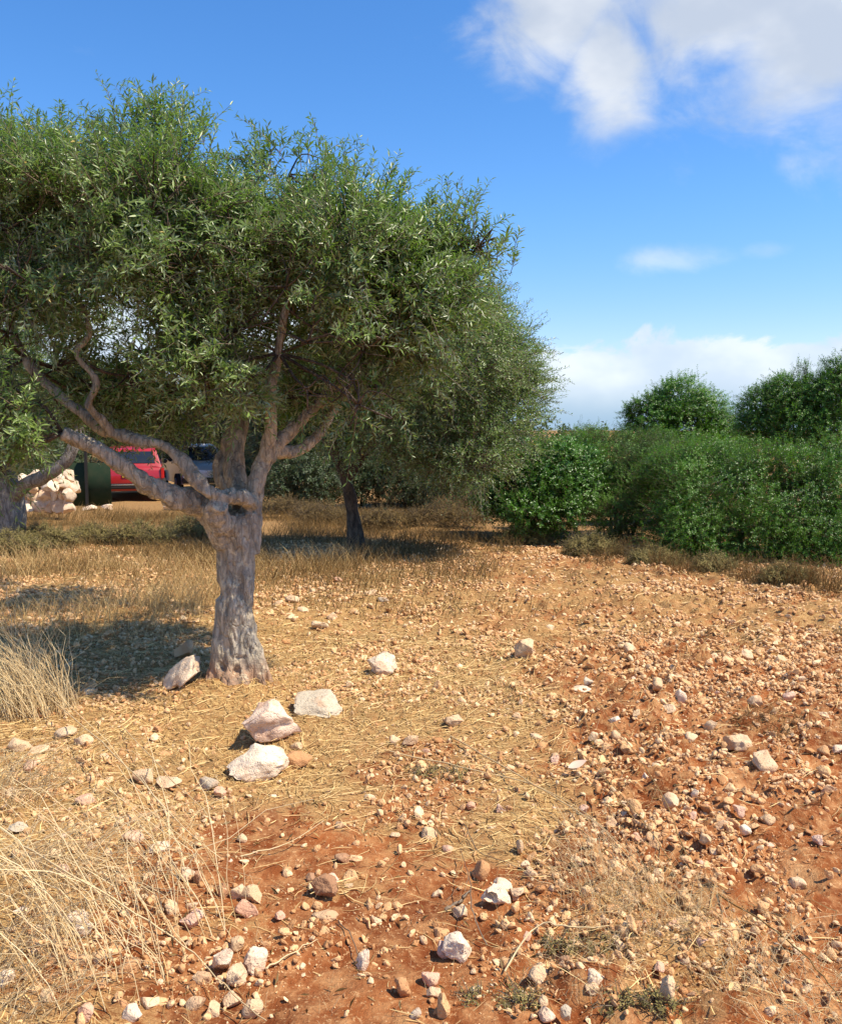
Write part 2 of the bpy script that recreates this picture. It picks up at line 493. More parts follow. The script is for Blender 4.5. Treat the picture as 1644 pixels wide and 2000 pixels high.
def stalks(name, Pn, Wd, m):
    """three-sided stalks"""
    N, K, _ = Pn.shape
    tg = np.gradient(Pn, axis=1); tg /= np.linalg.norm(tg, axis=2)[:, :, None] + 1e-9
    ref = np.tile(np.array([0.31, 0.9, 0.2]), (N, K, 1))
    u = np.cross(tg, ref); u /= np.linalg.norm(u, axis=2)[:, :, None] + 1e-9
    v = np.cross(tg, u)
    vs = []
    for k in range(3):
        a = 2 * PI * k / 3
        vs.append(Pn + (u * math.cos(a) + v * math.sin(a)) * Wd[:, :, None] * .5)
    V = np.stack(vs, 2).reshape(-1, 3)
    base = (np.arange(N) * K * 3)[:, None, None] + (np.arange(K - 1) * 3)[None, :, None]
    k = np.arange(3)[None, None, :]; k2 = (k + 1) % 3
    Q = np.stack([base + k, base + k2, base + 3 + k2, base + 3 + k], -1).reshape(-1, 4)
    return mesh_np(name, V, Q, None, True, [m])

def unit(a): return a / (np.linalg.norm(a, axis=-1, keepdims=True) + 1e-9)

def blade_paths(rng, base, h, lean, K=6, curve=0.5, spread=0.35):
    """curved grass stalks: base (N,3), h (N), lean (N,3) horizontal direction"""
    N = len(base)
    t = np.linspace(0, 1, K)[None, :, None]
    up = np.tile(np.array([0, 0, 1.0]), (N, 1))
    d = unit(up + lean * (0.25 + spread * rng.random((N, 1))))
    side = lean * (curve * (0.4 + rng.random((N, 1))))
    pth = base[:, None, :] + d[:, None, :] * h[:, None, None] * t + side[:, None, :] * h[:, None, None] * t ** 2.2
    pth[:, :, 2] -= (curve * .35 * h)[:, None] * (t[:, :, 0] ** 2.5)
    return pth

def leaves_from_sprays(rng, O, Dr, L, nl, ll, lw, style='olive'):
    """nl leaves along each spray -> vertices, tris.  O,Dr (N,3), L (N)"""
    N = len(O)
    t = (np.arange(nl) + .5) / nl
    ref = unit(rng.normal(size=(N, 3)))
    u = unit(np.cross(Dr, ref)); v = np.cross(Dr, u)
    droop = -0.18 * L[:, None, None] * (t[None, :, None] ** 2) * np.array([0, 0, 1.0])
    pos = O[:, None, :] + Dr[:, None, :] * (L[:, None] * t[None, :])[:, :, None] + droop
    k = np.arange(nl)
    ang = (k // 2) * (PI / 2) + (k % 2) * PI
    ang = ang[None, :] + rng.normal(scale=.35, size=(N, nl))
    rad = u[:, None, :] * np.cos(ang)[:, :, None] + v[:, None, :] * np.sin(ang)[:, :, None]
    fw = 0.75 if style == 'olive' else 0.35
    ld = unit(Dr[:, None, :] * fw + rad + rng.normal(scale=.18, size=(N, nl, 3)))
    nrm = unit(np.cross(ld, unit(np.cross(Dr[:, None, :] + 0 * ld, ld))) + rng.normal(scale=.30, size=(N, nl, 3)) + np.array([0, 0, .35]))
    sd = unit(np.cross(ld, nrm))
    nrm = np.cross(sd, ld)
    flip = np.sign(nrm[:, :, 2:3]); flip[flip == 0] = 1
    nrm = nrm * flip; sd = sd * flip          # leaf tops face the sky
    sz = (0.6 + 0.55 * rng.random((N, nl, 1))) * (1 - .35 * t[None, :, None])
    l = ll * sz; wv = lw * sz
    b = pos
    a1 = b + ld * l * .5 + sd * wv * .5 + nrm * wv * .12
    a2 = b + ld * l * .5 - sd * wv * .5 + nrm * wv * .12
    tip = b + ld * l - nrm * l * .10
    V = np.stack([b, a1, tip, a2], 2).reshape(-1, 3)
    i = np.arange(N * nl) * 4
    T = np.concatenate([np.stack([i, i + 1, i + 2], -1), np.stack([i, i + 2, i + 3], -1)])
    return V, T

def spray_field(rng, lobes, n, up=0.35, shell=0.5, clump=2.6, thr=0.42, L0=.22, L1=.40):
    """origins and directions of twigs spread through ellipsoid lobes"""
    lobes = np.asarray(lobes, float)
    wt = lobes[:, 3] * lobes[:, 4] * lobes[:, 5]; wt = wt ** (2 / 3); wt /= wt.sum()
    k = rng.choice(len(lobes), size=int(n * 2.2), p=wt)
    d = unit(rng.normal(size=(len(k), 3)))
    r = shell + (1 - shell) * rng.random(len(k)) ** .7
    r *= 0.62 + .55 * vnoise(d[:, 0] * 2.3 + k, d[:, 1] * 2.3, d[:, 2] * 2.3 + k * 3.1, 3)
    o = lobes[k, :3] + d * lobes[k, 3:6] * r[:, None]
    c = fbm(o[:, 0] * clump, o[:, 1] * clump, o[:, 2] * clump, 2, 11) + .22 * (vnoise(o[:, 0] * clump * .45, o[:, 1] * clump * .45, o[:, 2] * clump * .45, 19) - .5)
    keep = c > thr * (0.75 + .35 * rng.random(len(k)))
    o, d = o[keep][:n], d[keep][:n]
    dr = unit(d * .9 + rng.normal(scale=.45, size=o.shape) + np.array([0, 0, up]))
    L = L0 + (L1 - L0) * rng.random(len(o)) ** 1.5
    return o, dr, L

def remeshed(name, acc, voxel, m, disp=None):
    me0 = acc.mesh(name + '_raw', None)
    o = bpy.data.objects.new('raw', me0); C.objects.link(o)
    md = o.modifiers.new('r', 'REMESH'); md.mode = 'VOXEL'; md.voxel_size = voxel
    md2 = o.modifiers.new('s', 'SMOOTH'); md2.iterations = 3; md2.factor = .5
    dg = bpy.context.evaluated_depsgraph_get(); dg.update()
    me = bpy.data.meshes.new_from_object(o.evaluated_get(dg))
    bpy.data.objects.remove(o); bpy.data.meshes.remove(me0)
    me.name = name
    n = len(me.vertices)
    co = np.empty(n * 3, dtype=np.float32); me.vertices.foreach_get('co', co); co = co.reshape(-1, 3)
    nr = np.empty(n * 3, dtype=np.float32); me.vertices.foreach_get('normal', nr); nr = nr.reshape(-1, 3)
    if disp is not None:
        co = co + nr * disp(co)[:, None]
        me.vertices.foreach_set('co', co.astype(np.float32).ravel())
    me.polygons.foreach_set('use_smooth', np.ones(len(me.polygons), dtype=bool))
    me.update()
    me.materials.clear(); me.materials.append(m)
    return me

# ------------------------------------------------------------------ ground
def relief(x, y):
    rb = rubble(x, y)
    return sstep(14, 9, np.hypot(x, y)) * ((fbm(x * 7, y * 7, 0, 4, 41) - .5) * (.040 + .10 * rb) + np.maximum(0, fbm(x * 26, y * 26, 0, 2, 43) - .52) * (.05 + .06 * rb))
def axis(lo, hi, step, far_lo, far_hi, g=1.22):
    a = list(np.arange(lo, hi + 1e-6, step))
    s = step; x = hi
    while x < far_hi: s *= g; x += s; a.append(x)
    s = step; x = lo; b = []
    while x > far_lo: s *= g; x -= s; b.append(x)
    return np.array(b[::-1] + a)
gx = axis(-5.0, 5.6, 0.032, -4000, 4000)
gy = axis(1.6, 10.5, 0.032, -4000, 5000)
X, Y_ = np.meshgrid(gx, gy)
Z = H(X, Y_)
Z = Z + relief(X, Y_)
nx, ny = len(gx), len(gy)
idx = np.arange(nx * ny).reshape(ny, nx)
Q = np.stack([idx[:-1, :-1], idx[:-1, 1:], idx[1:, 1:], idx[1:, :-1]], -1).reshape(-1, 4)
me = mesh_np('ground', np.stack([X, Y_, Z], -1), Q, None, True, [M_GROUND])
ca = me.color_attributes.new('cover', 'FLOAT_COLOR', 'POINT')
cv = np.ones((nx * ny, 4), dtype=np.float32)
cv[:, 0] = straw(X, Y_).ravel(); cv[:, 1] = rubble(X, Y_).ravel(); cv[:, 2] = 0
ca.data.foreach_set('color', cv.ravel())
tag(obj('ground', me), 'red clay soil of the olive grove with straw and grit', None, kind='structure')

# ------------------------------------------------------------------ stones
def ico(sub):
    bm = bmesh.new(); bmesh.ops.create_icosphere(bm, subdivisions=sub, radius=1.0)
    V = np.array([v.co[:] for v in bm.verts]); T = np.array([[v.index for v in f.verts] for f in bm.faces]); bm.free()
    return V, T
ICO = {s: ico(s) for s in (1, 2, 3, 4)}

def rock_shape(rng, sub, sx, sy, sz, jag=.5, rough=.10):
    """rounded block cut by random planes, with a weathered skin"""
    V, T = ICO[sub]; V = V.copy()
    for _ in range(int(5 + 9 * jag)):
        n = unit(rng.normal(size=3)); c = 1 - (.12 + .46 * jag * rng.random() + .1 * rng.random())
        d = V @ n - c
        V = V - np.outer(np.maximum(d, 0), n)
    o = rng.random(3) * 50
    f1 = fbm(V[:, 0] * 1.7 + o[0], V[:, 1] * 1.7 + o[1], V[:, 2] * 1.7 + o[2], 3, 1) - .5
    f2 = fbm(V[:, 0] * 5 + o[1], V[:, 1] * 5 + o[2], V[:, 2] * 5 + o[0], 3, 2) - .5
    V = V * (1 + f1[:, None] * .38 + f2[:, None] * rough * (1 if sub > 1 else 0))
    return V * np.array([sx, sy, sz]), T

STONES = []       # every individually built stone: dict(px,py,o,colour,size,shape)
def stone(px, py, wpx, hpx, colour, shape='jagged', tilt=0.0, rng=None, sub=3, name='stone', sink=.22, hole=False, at=None, rough=.26):
    g = G(px, py + hpx * .42) if at is None else np.array(at, float)
    mpp = g[1] / F
    sx = max(wpx * mpp * .56, .006)
    sz = max(hpx * mpp * .56, .005)
    jag = {'jagged': 1.0, 'rounded': .62, 'flat': .7, 'blocky': .85}[shape]
    V, T = rock_shape(rng, sub, sx, (sx + sz) * .5 * (1.0 if shape != 'flat' else 1.2), sz, jag, rough)
    V *= 1.12
    if hole:
        c = np.array([-sx * .30, -sx * .9, sz * .25])
        d = np.linalg.norm((V - c) / np.array([.40 * sx, .9 * sx, .40 * sz]), axis=1)
        V[:, 1] += np.clip(1.25 - d, 0, 1) ** .5 * sx * 1.25
    me = mesh_np(name, V, None, T, True, [M_STONE[colour]])
    me.set_sharp_from_angle(angle=math.radians(62))
    o = obj(name, me, None, (g[0], g[1] + sx * .5, g[2] + sz * (1 - sink)))
    o.rotation_euler = (rng.normal() * .12, tilt, rng.normal() * .2)
    STONES.append(dict(px=px, py=py, o=o, colour=colour, size=wpx, m=2 * sx, shape=shape, x=g[0], y=g[1]))
    return o

R = np.random.default_rng(7)
LAND = []        # landmarks used in labels: (words, px, py)
def hero(label, px, py, w_, h_, colour, shape, cat='stone', tilt=0.0, sink=.22, land=None, sub=4, hole=False, rough=.34):
    o = stone(px, py, w_, h_, colour, shape, tilt, R, sub, sink=sink, hole=hole, rough=rough)
    tag(o, label, cat, 'loose limestone on the soil')
    STONES[-1]['done'] = True
    if land: LAND.append((land, px, py))
    return o
hero('largest stone, lumpy pinkish cream boulder on the straw in front of the olive trunk', 515, 1420, 118, 96, 'pale', 'jagged', land='the lumpy pinkish boulder', rough=.55)
hero('low flat-topped white slab just below the pinkish boulder', 492, 1502, 112, 60, 'white', 'flat', sink=.3, land='the flat white slab')
hero('long white stone leaning against the left foot of the olive trunk', 352, 1333, 96, 36, 'white', 'rounded', tilt=-.72, sink=-.35, land='the leaning white stone')
hero('smooth white stone alone on shaded ground right of the olive trunk', 748, 1302, 56, 44, 'white', 'blocky', tilt=.35, land='the lone white stone')
hero('broad grey flat stone half buried between olive trunk and boulder', 614, 1380, 100, 42, 'grey', 'flat', sink=.45)
hero('rough cream stone standing behind the leaning white stone', 355, 1274, 42, 42, 'cream', 'jagged', land=None)
hero('white stone with a round hole through it, on bare red soil', 968, 1756, 50, 36, 'white', 'rounded', hole=True, land='the holed stone')
hero('smooth cream white cobble at bottom centre with an orange stone below left', 896, 1862, 58, 54, 'white', 'rounded', land='the smooth white cobble')
hero('square tan stone on red soil with a cluster of pebbles round it', 632, 1740, 46, 42, 'brown', 'blocky', land='the square tan stone')
hero('upright cream stone low in the dry weeds at bottom right', 1302, 1936, 40, 52, 'cream', 'blocky', land='the upright cream stone')
hero('lumpy cream rock, biggest of the right-hand rubble strip', 1495, 1496, 64, 50, 'cream', 'jagged', land='the lumpy cream rock', rough=.16)
hero('long cream stone up-left of the lumpy cream rock in the rubble', 1441, 1455, 46, 32, 'cream', 'rounded')
hero('cream stone lying on straw in mid ground, right of the lone white stone', 888, 1411, 44, 30, 'cream', 'jagged', land='the cream stone on the straw')
hero('pale grey-white stone, left of a touching trio near the lower left', 432, 1880, 52, 52, 'white', 'jagged', land='the touching trio of pale stones')
hero('tan stone in the middle of a touching trio near the lower left', 460, 1906, 40, 40, 'cream', 'blocky')
hero('rounded grey-white stone, right of a touching trio near the lower left', 501, 1884, 50, 44, 'white', 'rounded')
hero('pink three-cornered stone on red soil beside dry grass', 373, 1804, 46, 36, 'pinkish', 'jagged', land='the pink three-cornered stone')
hero('upper of two white stones stuck in the lower left straw', 153, 1796, 40, 28, 'white', 'flat', land='the two white stones in the straw')
hero('lower of two white stones stuck in the lower left straw', 155, 1826, 48, 32, 'white', 'jagged')
hero('pale lump of rock beside the path bank in middle distance', 1025, 1268, 46, 56, 'cream', 'jagged', land='the pale lump of rock')
hero('long flat grey-white stone at the edge of the rubble', 1130, 1350, 40, 16, 'white', 'flat', land='the long flat stone')
LAND += [('the olive trunk', 465, 1330), ('the dry grass tuft by the left edge', 60, 1420)]

listed = """577 1487 54 34 orange flat|581 1461 24 20 cream rounded|57 1495 34 26 pinkish blocky|160 1448 34 22 cream rounded|164 1563 38 28 pinkish blocky
123 1435 42 20 cream flat|170 1352 28 15 cream flat|70 1469 36 16 cream flat|38 1457 42 26 cream rounded|277 1516 46 30 cream rounded|323 1532 50 30 cream jagged
402 1533 42 30 grey jagged|430 1548 28 26 pinkish jagged|255 1638 36 26 pinkish rounded|664 1612 22 16 cream rounded|307 1657 46 20 white flat|364 1709 38 26 white blocky
385 1713 16 26 brown rounded|464 1745 36 30 cream rounded|494 1753 48 32 cream blocky|485 1780 50 34 pinkish jagged|436 1741 28 26 brown rounded|338 1821 22 28 orange rounded
683 1714 26 24 orange rounded|683 1733 20 14 cream rounded|668 1677 30 26 brown blocky|634 1791 42 24 cream rounded|607 1715 20 16 brown rounded|650 1717 22 18 pinkish rounded
598 1771 16 14 orange blocky|619 1768 22 18 orange blocky|543 1791 24 18 pinkish jagged|630 1821 24 18 orange blocky|94 1840 28 30 orange rounded|132 1878 42 34 orange jagged
394 1911 42 28 cream jagged|381 1963 42 24 cream rounded|417 1971 42 34 cream jagged|456 1955 38 32 cream jagged|492 1970 36 40 cream rounded|290 1962 36 28 cream rounded
253 1983 42 32 white jagged|166 1981 42 36 pinkish jagged|92 1945 30 22 cream rounded|238 1964 22 20 orange rounded|8 1913 26 40 white rounded|311 1921 14 14 cream rounded
251 1892 44 32 orange flat|462 1845 28 24 cream rounded|336 1777 32 18 cream flat|372 1772 30 18 cream jagged|473 1638 18 16 cream rounded|866 1854 22 38 pinkish rounded
708 1878 24 44 white rounded|785 1929 28 36 orange rounded|864 1965 28 46 orange rounded|813 1982 22 20 grey rounded|843 1914 36 24 pinkish rounded|845 1940 28 24 cream blocky
862 1824 30 20 orange rounded|900 1782 26 28 cream rounded|979 1730 36 24 white rounded|1008 1744 26 24 cream rounded|938 1702 36 36 orange blocky|1016 1654 22 40 cream jagged
1026 1690 22 18 cream jagged|1037 1711 24 20 cream rounded|836 1631 38 22 cream rounded|1241 1576 24 30 orange rounded|1132 1683 14 28 cream blocky|1053 1908 36 36 cream rounded
1160 1910 40 42 white rounded|1158 1934 28 24 cream rounded|1377 1857 38 34 pinkish jagged|1375 1693 28 18 pinkish rounded|1062 1957 20 32 cream blocky|1067 1983 36 24 white rounded
1107 1978 22 28 grey rounded|977 1582 20 20 pinkish blocky|919 1576 20 16 pinkish rounded|1311 1566 28 32 cream jagged|1358 1550 20 26 white jagged|1085 1482 24 26 pinkish jagged
1556 1528 24 18 cream blocky|1622 1543 32 26 cream jagged|1613 1470 26 20 orange flat|1362 1266 18 12 pinkish rounded|1458 1281 22 24 cream jagged|1525 1292 32 24 cream jagged
1288 1339 26 30 cream jagged|1327 1359 26 32 white jagged|1302 1383 30 24 cream jagged|1542 1360 22 18 pinkish rounded|1476 1370 24 20 cream rounded|1149 1331 18 18 grey blocky
1200 1408 24 16 white blocky|1201 1437 20 22 cream blocky|1223 1464 28 26 orange jagged|1227 1268 24 22 cream blocky|1074 1227 16 12 cream rounded|770 1445 30 18 cream blocky
802 1448 30 18 cream rounded|572 1172 30 14 cream blocky|614 1155 18 12 cream jagged|723 1159 26 12 cream rounded|749 1172 20 10 grey rounded|565 1206 28 14 cream jagged
623 1221 38 20 cream jagged|649 1203 20 16 cream blocky|661 1133 20 12 pinkish rounded|541 1180 20 10 cream flat|690 1195 22 10 orange flat|590 1192 22 12 cream flat
1083 1480 18 16 cream rounded|1410 1615 24 18 cream rounded|1446 1583 30 26 pinkish jagged|1380 1640 24 26 cream blocky|1500 1600 26 22 cream rounded|1560 1730 30 26 cream rounded
1600 1640 28 24 pinkish jagged|1640 1850 26 22 cream blocky|1520 1850 22 18 grey rounded|1230 1760 20 16 cream rounded|1180 1800 24 22 cream jagged|1280 1500 22 20 cream rounded
1160 1440 22 18 cream jagged|1050 1440 26 16 cream rounded|1010 1400 20 14 cream rounded|1390 1420 28 22 cream jagged|1350 1440 22 20 cream rounded|1455 1620 22 20 white rounded
1570 1420 26 20 cream jagged|1610 1400 26 16 cream flat|1640 1465 26 18 white jagged|720 1560 20 14 cream rounded|745 1690 20 14 orange rounded|560 1700 18 12 orange rounded
735 1800 22 16 cream rounded|1195 1610 22 20 cream rounded|1140 1580 18 14 pinkish rounded|1480 1700 22 18 orange rounded|1575 1935 30 24 cream jagged|1490 1960 24 22 cream rounded
20 1550 30 20 cream rounded|30 1620 34 22 grey jagged|64 1690 30 22 cream jagged|205 1480 22 14 cream flat|120 1700 24 18 pinkish rounded|40 1780 30 22 white jagged"""
for line in listed.replace('\n', '|').split('|'):
    a = line.split()
    stone(float(a[0]), float(a[1]), float(a[2]), float(a[3]), a[4], a[5], R.normal() * .25, R, 3, sink=.42)

# shared shapes for the remaining stones
SHAPES = {}
for col_ in M_STONE:
    SHAPES[col_] = []
    for k in range(5):
        shp = ('jagged', 'rounded', 'blocky', 'flat', 'jagged')[k]
        V, T = rock_shape(R, 3, 1, .9, .72 if shp != 'flat' else .42, {'jagged': 1.0, 'rounded': .62, 'flat': .7, 'blocky': .85}[shp])
        me = mesh_np('stone', V, None, T, True, [M_STONE[col_]]); me.set_sharp_from_angle(angle=math.radians(62))
        SHAPES[col_].append((shp, me))
occupied = [(s['px'], s['py'], s['size']) for s in STONES]
n_more = 285 - len(STONES)
tries = 0
while n_more > 0 and tries < 20000:
    tries += 1
    px = R.random() * 1640; py = 1190 + 800 * R.random() ** .85
    g = G(px, py)
    rb = float(rubble(g[0], g[1]))
    if R.random() > .16 + .84 * rb: continue
    if 380 < px < 545 and py < 1360: continue
    if any(abs(px - a) < (c_ * .5 + 14) and abs(py - b) < (c_ * .4 + 10) for a, b, c_ in occupied): continue
    s_m = (.020 + .034 * R.random() ** 1.8) * (1 + .12 * (g[1] - 3))
    wpx = s_m / g[1] * F
    col_ = ['cream', 'cream', 'pinkish', 'orange', 'brown', 'white', 'grey'][int(R.choice(7, p=[.3, .14, .2, .16, .08, .07, .05]))]
    shp, me = SHAPES[col_][R.integers(5)]
    o = obj('stone', me, None, (g[0], g[1], g[2] + s_m * .12))
    o.scale = (s_m * .5, s_m * .5 * (.8 + .4 * R.random()), s_m * .5 * (.8 + .3 * R.random()))
    o.rotation_euler = (R.normal() * .35, R.normal() * .35, R.random() * 6.28)
    STONES.append(dict(px=px, py=py, o=o, colour=col_, size=wpx, m=s_m, shape=shp, x=g[0], y=g[1]))
    occupied.append((px, py, wpx)); n_more -= 1

# labels that single out each stone: look + direction and rank from a landmark
ORD = ['nearest', 'second nearest', 'third nearest', 'fourth nearest', 'fifth nearest', 'sixth nearest', 'seventh nearest', 'eighth nearest', 'ninth nearest', 'tenth nearest']
buckets = {}
for s in STONES:
    if s.get('done'): continue
    best = None
    for wd, lx, ly in LAND:
        dx, dy = s['px'] - lx, (s['py'] - ly) * 1.2
        d = math.hypot(dx, dy)
        if best is None or d < best[0]:
            if abs(dx) > abs(dy): rel = 'left of' if dx < 0 else 'right of'
            else: rel = 'behind' if dy < 0 else 'in front of'
            best = (d, wd, rel)
    buckets.setdefault((best[1], best[2], s['colour'], s['shape']), []).append((best[0], s))
for (wd, rel, cl, shp), lst in buckets.items():
    lst.sort(key=lambda q: q[0])
    for i, (d, s) in enumerate(lst):
        rank = '' if len(lst) == 1 else (ORD[i] if i < len(ORD) else 'farthest') + ' '
        tag(s['o'], '%s%s %s stone %s %s' % (rank, shp, cl, rel, wd), 'stone', 'loose limestone on the soil')

# gravel and grit: past counting, one mass
def scatter(rng, n, ymin, ymax, dens):
    out = []
    while sum(len(a) for a in out) < n:
        k = n * 3
        y = np.sqrt(ymin ** 2 + (ymax ** 2 - ymin ** 2) * rng.random(k))
        x = (rng.random(k) * 2 - 1) * (y * .60 + .9)
        keep = rng.random(k) < dens(x, y)
        out.append(np.stack([x[keep], y[keep]], 1))
    return np.vstack(out)[:n]

def stone_density(x, y):
    rb = rubble(x, y)
    cl = fbm(x * 1.9, y * 1.9, 0, 4, 91) + .35 * (vnoise(x * 7, y * 7, 0, 92) - .5)
    return np.clip((.26 + .5 * sstep(6, 7.5, y) * (1 - rb) + .74 * rb) * (.10 + 3.4 * np.clip(cl - .42, 0, 1)), 0, 1)
ga = Acc()
def gravel(rng, n, ymin, ymax, s0, s1, sub, kinds):
    protos = [rock_shape(rng, sub, 1, .55 + .4 * rng.random(), .35 + .45 * rng.random(), .7 + .5 * rng.random(), .3) for _ in range(kinds)]
    p = scatter(rng, n, ymin, ymax, stone_density)
    z = H(p[:, 0], p[:, 1])
    fine_ = relief(p[:, 0], p[:, 1])
    z = z + fine_
    s = s0 + (s1 - s0) * rng.random(n) ** 2.2
    which = rng.integers(kinds, size=n)
    for k in range(kinds):
        m_ = which == k
        c = int(m_.sum())
        if not c: continue
        V, T = protos[k]
        q = rng.normal(size=(c, 4)); q /= np.linalg.norm(q, axis=1)[:, None]
        a, b, cc, d = q.T
        Rm = np.stack([np.stack([1 - 2 * (cc ** 2 + d ** 2), 2 * (b * cc - d * a), 2 * (b * d + cc * a)], -1),
                       np.stack([2 * (b * cc + d * a), 1 - 2 * (b ** 2 + d ** 2), 2 * (cc * d - b * a)], -1),
                       np.stack([2 * (b * d - cc * a), 2 * (cc * d + b * a), 1 - 2 * (b ** 2 + cc ** 2)], -1)], 1)
        W = np.einsum('nij,vj->nvi', Rm, V) * s[m_][:, None, None]
        W[:, :, 2] *= .9
        W += np.stack([p[m_][:, 0], p[m_][:, 1], z[m_] + s[m_] * .25], -1)[:, None, :]
        TT = T[None] + (np.arange(c) * len(V))[:, None, None]
        ga.add(W.reshape(-1, 3), None, TT.reshape(-1, 3))
RG = np.random.default_rng(21)
gravel(RG, 41000, 2.1, 6.8, .006, .026, 2, 12)
gravel(RG, 4100, 2.6, 9.0, .014, .044, 3, 16)
gravel(RG, 54000, 2.1, 5.5, .0022, .0065, 1, 8)
gravel(RG, 33000, 5.5, 12.5, .010, .036, 2, 10)
gravel(RG, 18000, 5.0, 12.0, .004, .011, 1, 8)
tag(obj('gravel', ga.mesh('gravel', M_GRAVEL, False)), 'gravel and small stones strewn over the red soil', 'gravel', kind='stuff')

# ------------------------------------------------------------------ straw litter, dead leaves
def litter(rng, n, ymin, ymax, l0, l1, wd, dens, lift=.012):
    p = scatter(rng, n, ymin, ymax, dens)
    z = H(p[:, 0], p[:, 1]) + .004 + relief(p[:, 0], p[:, 1]) + rng.random(n) ** 2 * lift
    ang = .25 + (fbm(p[:, 0] * .8, p[:, 1] * .8, 0, 2, 55) - .5) * 5 + rng.normal(scale=.85, size=n)
    L = l0 + (l1 - l0) * rng.random(n) ** 2
    K = 4
    t = np.linspace(-.5, .5, K)
    d = np.stack([np.cos(ang), np.sin(ang), rng.normal(scale=.10, size=n)], -1)
    bend = np.stack([-np.sin(ang), np.cos(ang), np.zeros(n)], -1) * (rng.normal(scale=.10, size=n) * L)[:, None]
    pth = np.stack([p[:, 0], p[:, 1], z], -1)[:, None, :] + d[:, None, :] * (L[:, None] * t[None])[:, :, None] + bend[:, None, :] * ((t * 2) ** 2)[None, :, None]
    pth[:, :, 2] = np.maximum(pth[:, :, 2], H(pth[:, :, 0], pth[:, :, 1]) + relief(pth[:, :, 0], pth[:, :, 1]) + .002)
    sd = unit(np.stack([-np.sin(ang), np.cos(ang), rng.normal(scale=.6, size=n)], -1))
    Wd = np.tile(np.array([.5, 1, 1, .4]), (n, 1)) * (wd * (.6 + .8 * rng.random(n)))[:, None]
    return pth, Wd, sd
RS = np.random.default_rng(5)
parts = []
parts.append(litter(RS, 34000, 2.1, 7.0, .03, .19, .0030, lambda x, y: .06 + .94 * straw(x, y) ** 1.3))
parts.append(litter(RS, 18000, 6.0, 13.0, .04, .16, .006, lambda x, y: .10 + .9 * straw(x, y)))
Pn = np.concatenate([a[0] for a in parts]); Wd = np.concatenate([a[1] for a in parts]); Sd = np.concatenate([a[2] for a in parts])
tag(obj('straw_litter', ribbons('straw_litter', Pn, Wd, Sd, M_LITTER)), 'cut straw and dead stems matted over the soil', 'straw', kind='stuff')

# fallen olive leaves
pl = scatter(RS, 6000, 2.1, 9.0, lambda x, y: .15 + .85 * np.exp(-((x + 1) / 2.2) ** 2 - ((y - 5.3) / 2.2) ** 2))
zz = H(pl[:, 0], pl[:, 1]) + .010
Vl, Tl = leaves_from_sprays(RS, np.stack([pl[:, 0], pl[:, 1], zz], -1), unit(np.stack([RS.normal(size=6000), RS.normal(size=6000), RS.normal(size=6000) * .1], -1)), np.full(6000, .02), 1, .045, .011)
tag(obj('leaf_litter', mesh_np('leaf_litter', Vl, None, Tl, False, [M_WEED])), 'brown fallen olive leaves under the trees', 'leaves', kind='stuff')

# ------------------------------------------------------------------ dry grass
def merged(name, me, V2, T2, m):
    n = len(me.vertices); co = np.empty(n * 3, dtype=np.float32); me.vertices.foreach_get('co', co)
    q = np.empty(len(me.polygons) * 4, dtype=np.int32); me.polygons.foreach_get('vertices', q)
    bpy.data.meshes.remove(me)
    return mesh_np(name, np.vstack([co.reshape(-1, 3), V2]), q.reshape(-1, 4), T2 + n, False, [m])
def tuft(label, px, py, n, h, spread_r, lean, curve=.5, wd=.003, seed=0, heads=True, m=None, name='grass_tuft', cat='dry grass', group='tufts of dry grass'):
    rng = np.random.default_rng(seed)
    g = G(px, py)
    root = thing(name, label, cat, tuple(g), 0, group)
    a = rng.random(n) * 2 * PI; r = spread_r * np.sqrt(rng.random(n))
    b = np.stack([np.cos(a) * r, np.sin(a) * r, np.zeros(n)], -1)
    b[:, 2] = H(g[0] + b[:, 0], g[1] + b[:, 1]) - g[2] - .01
    hh = h * (.35 + .65 * rng.random(n))
    ln = unit(np.array(lean)[None, :] + rng.normal(scale=.55, size=(n, 3)) * np.array([1, 1, 0])) * (.3 + .7 * rng.random((n, 1)))
    pth = blade_paths(rng, b, hh, ln, 7, curve)
    kink = rng.normal(scale=.015, size=(n, 7, 3)) * np.linspace(0, 1, 7)[None, :, None]
    pth = pth + kink
    W_ = np.linspace(1, .35, 7)[None, :] * (wd * (.6 + .8 * rng.random(n)))[:, None]
    me_s = stalks('stalks', pth, W_, m or M_STRAW)
    if not heads: obj('stalks', me_s, root)
    if heads:
        pick = rng.random(n) < .45
        e = pth[pick][:, -1]; dr = unit(pth[pick][:, -1] - pth[pick][:, -2])
        e = e - dr * h * .12
        V, T = leaves_from_sprays(rng, e, dr, np.full(len(e), h * .16), 10, h * .034, h * .009, 'olive')
        obj('stalks', merged('stalks', me_s, V, T, m or M_STRAW), root)
    return root
tuft('tall dry grass tuft fanning towards the left edge beside the tree shade', 85, 1392, 260, .62, .20, (-.75, .1, 0), .45, .0040, 1, heads=False)
tuft('short thin dry grass tuft in front of the tall left-edge tuft', 95, 1385, 70, .30, .16, (.3, -.2, 0), .5, .0025, 2)
tuft('wide dry grass tuft flopped across the lower left corner', -30, 1790, 150, .50, .32, (.9, -.25, 0), .9, .0034, 3, heads=False)
tuft('loose dry grass tuft with stems reaching the touching trio of stones', 175, 1725, 110, .46, .24, (.9, -.35, 0), 1.0, .0028, 4)
tuft('dry grass tuft in the very bottom left corner of the plot', 20, 1960, 160, .28, .20, (.8, .1, 0), .9, .0022, 5)
tuft('long pale straw blades leaning left over the lower left stones', 300, 1800, 60, .80, .30, (-1.0, .30, 0), .75, .0038, 21, heads=False)
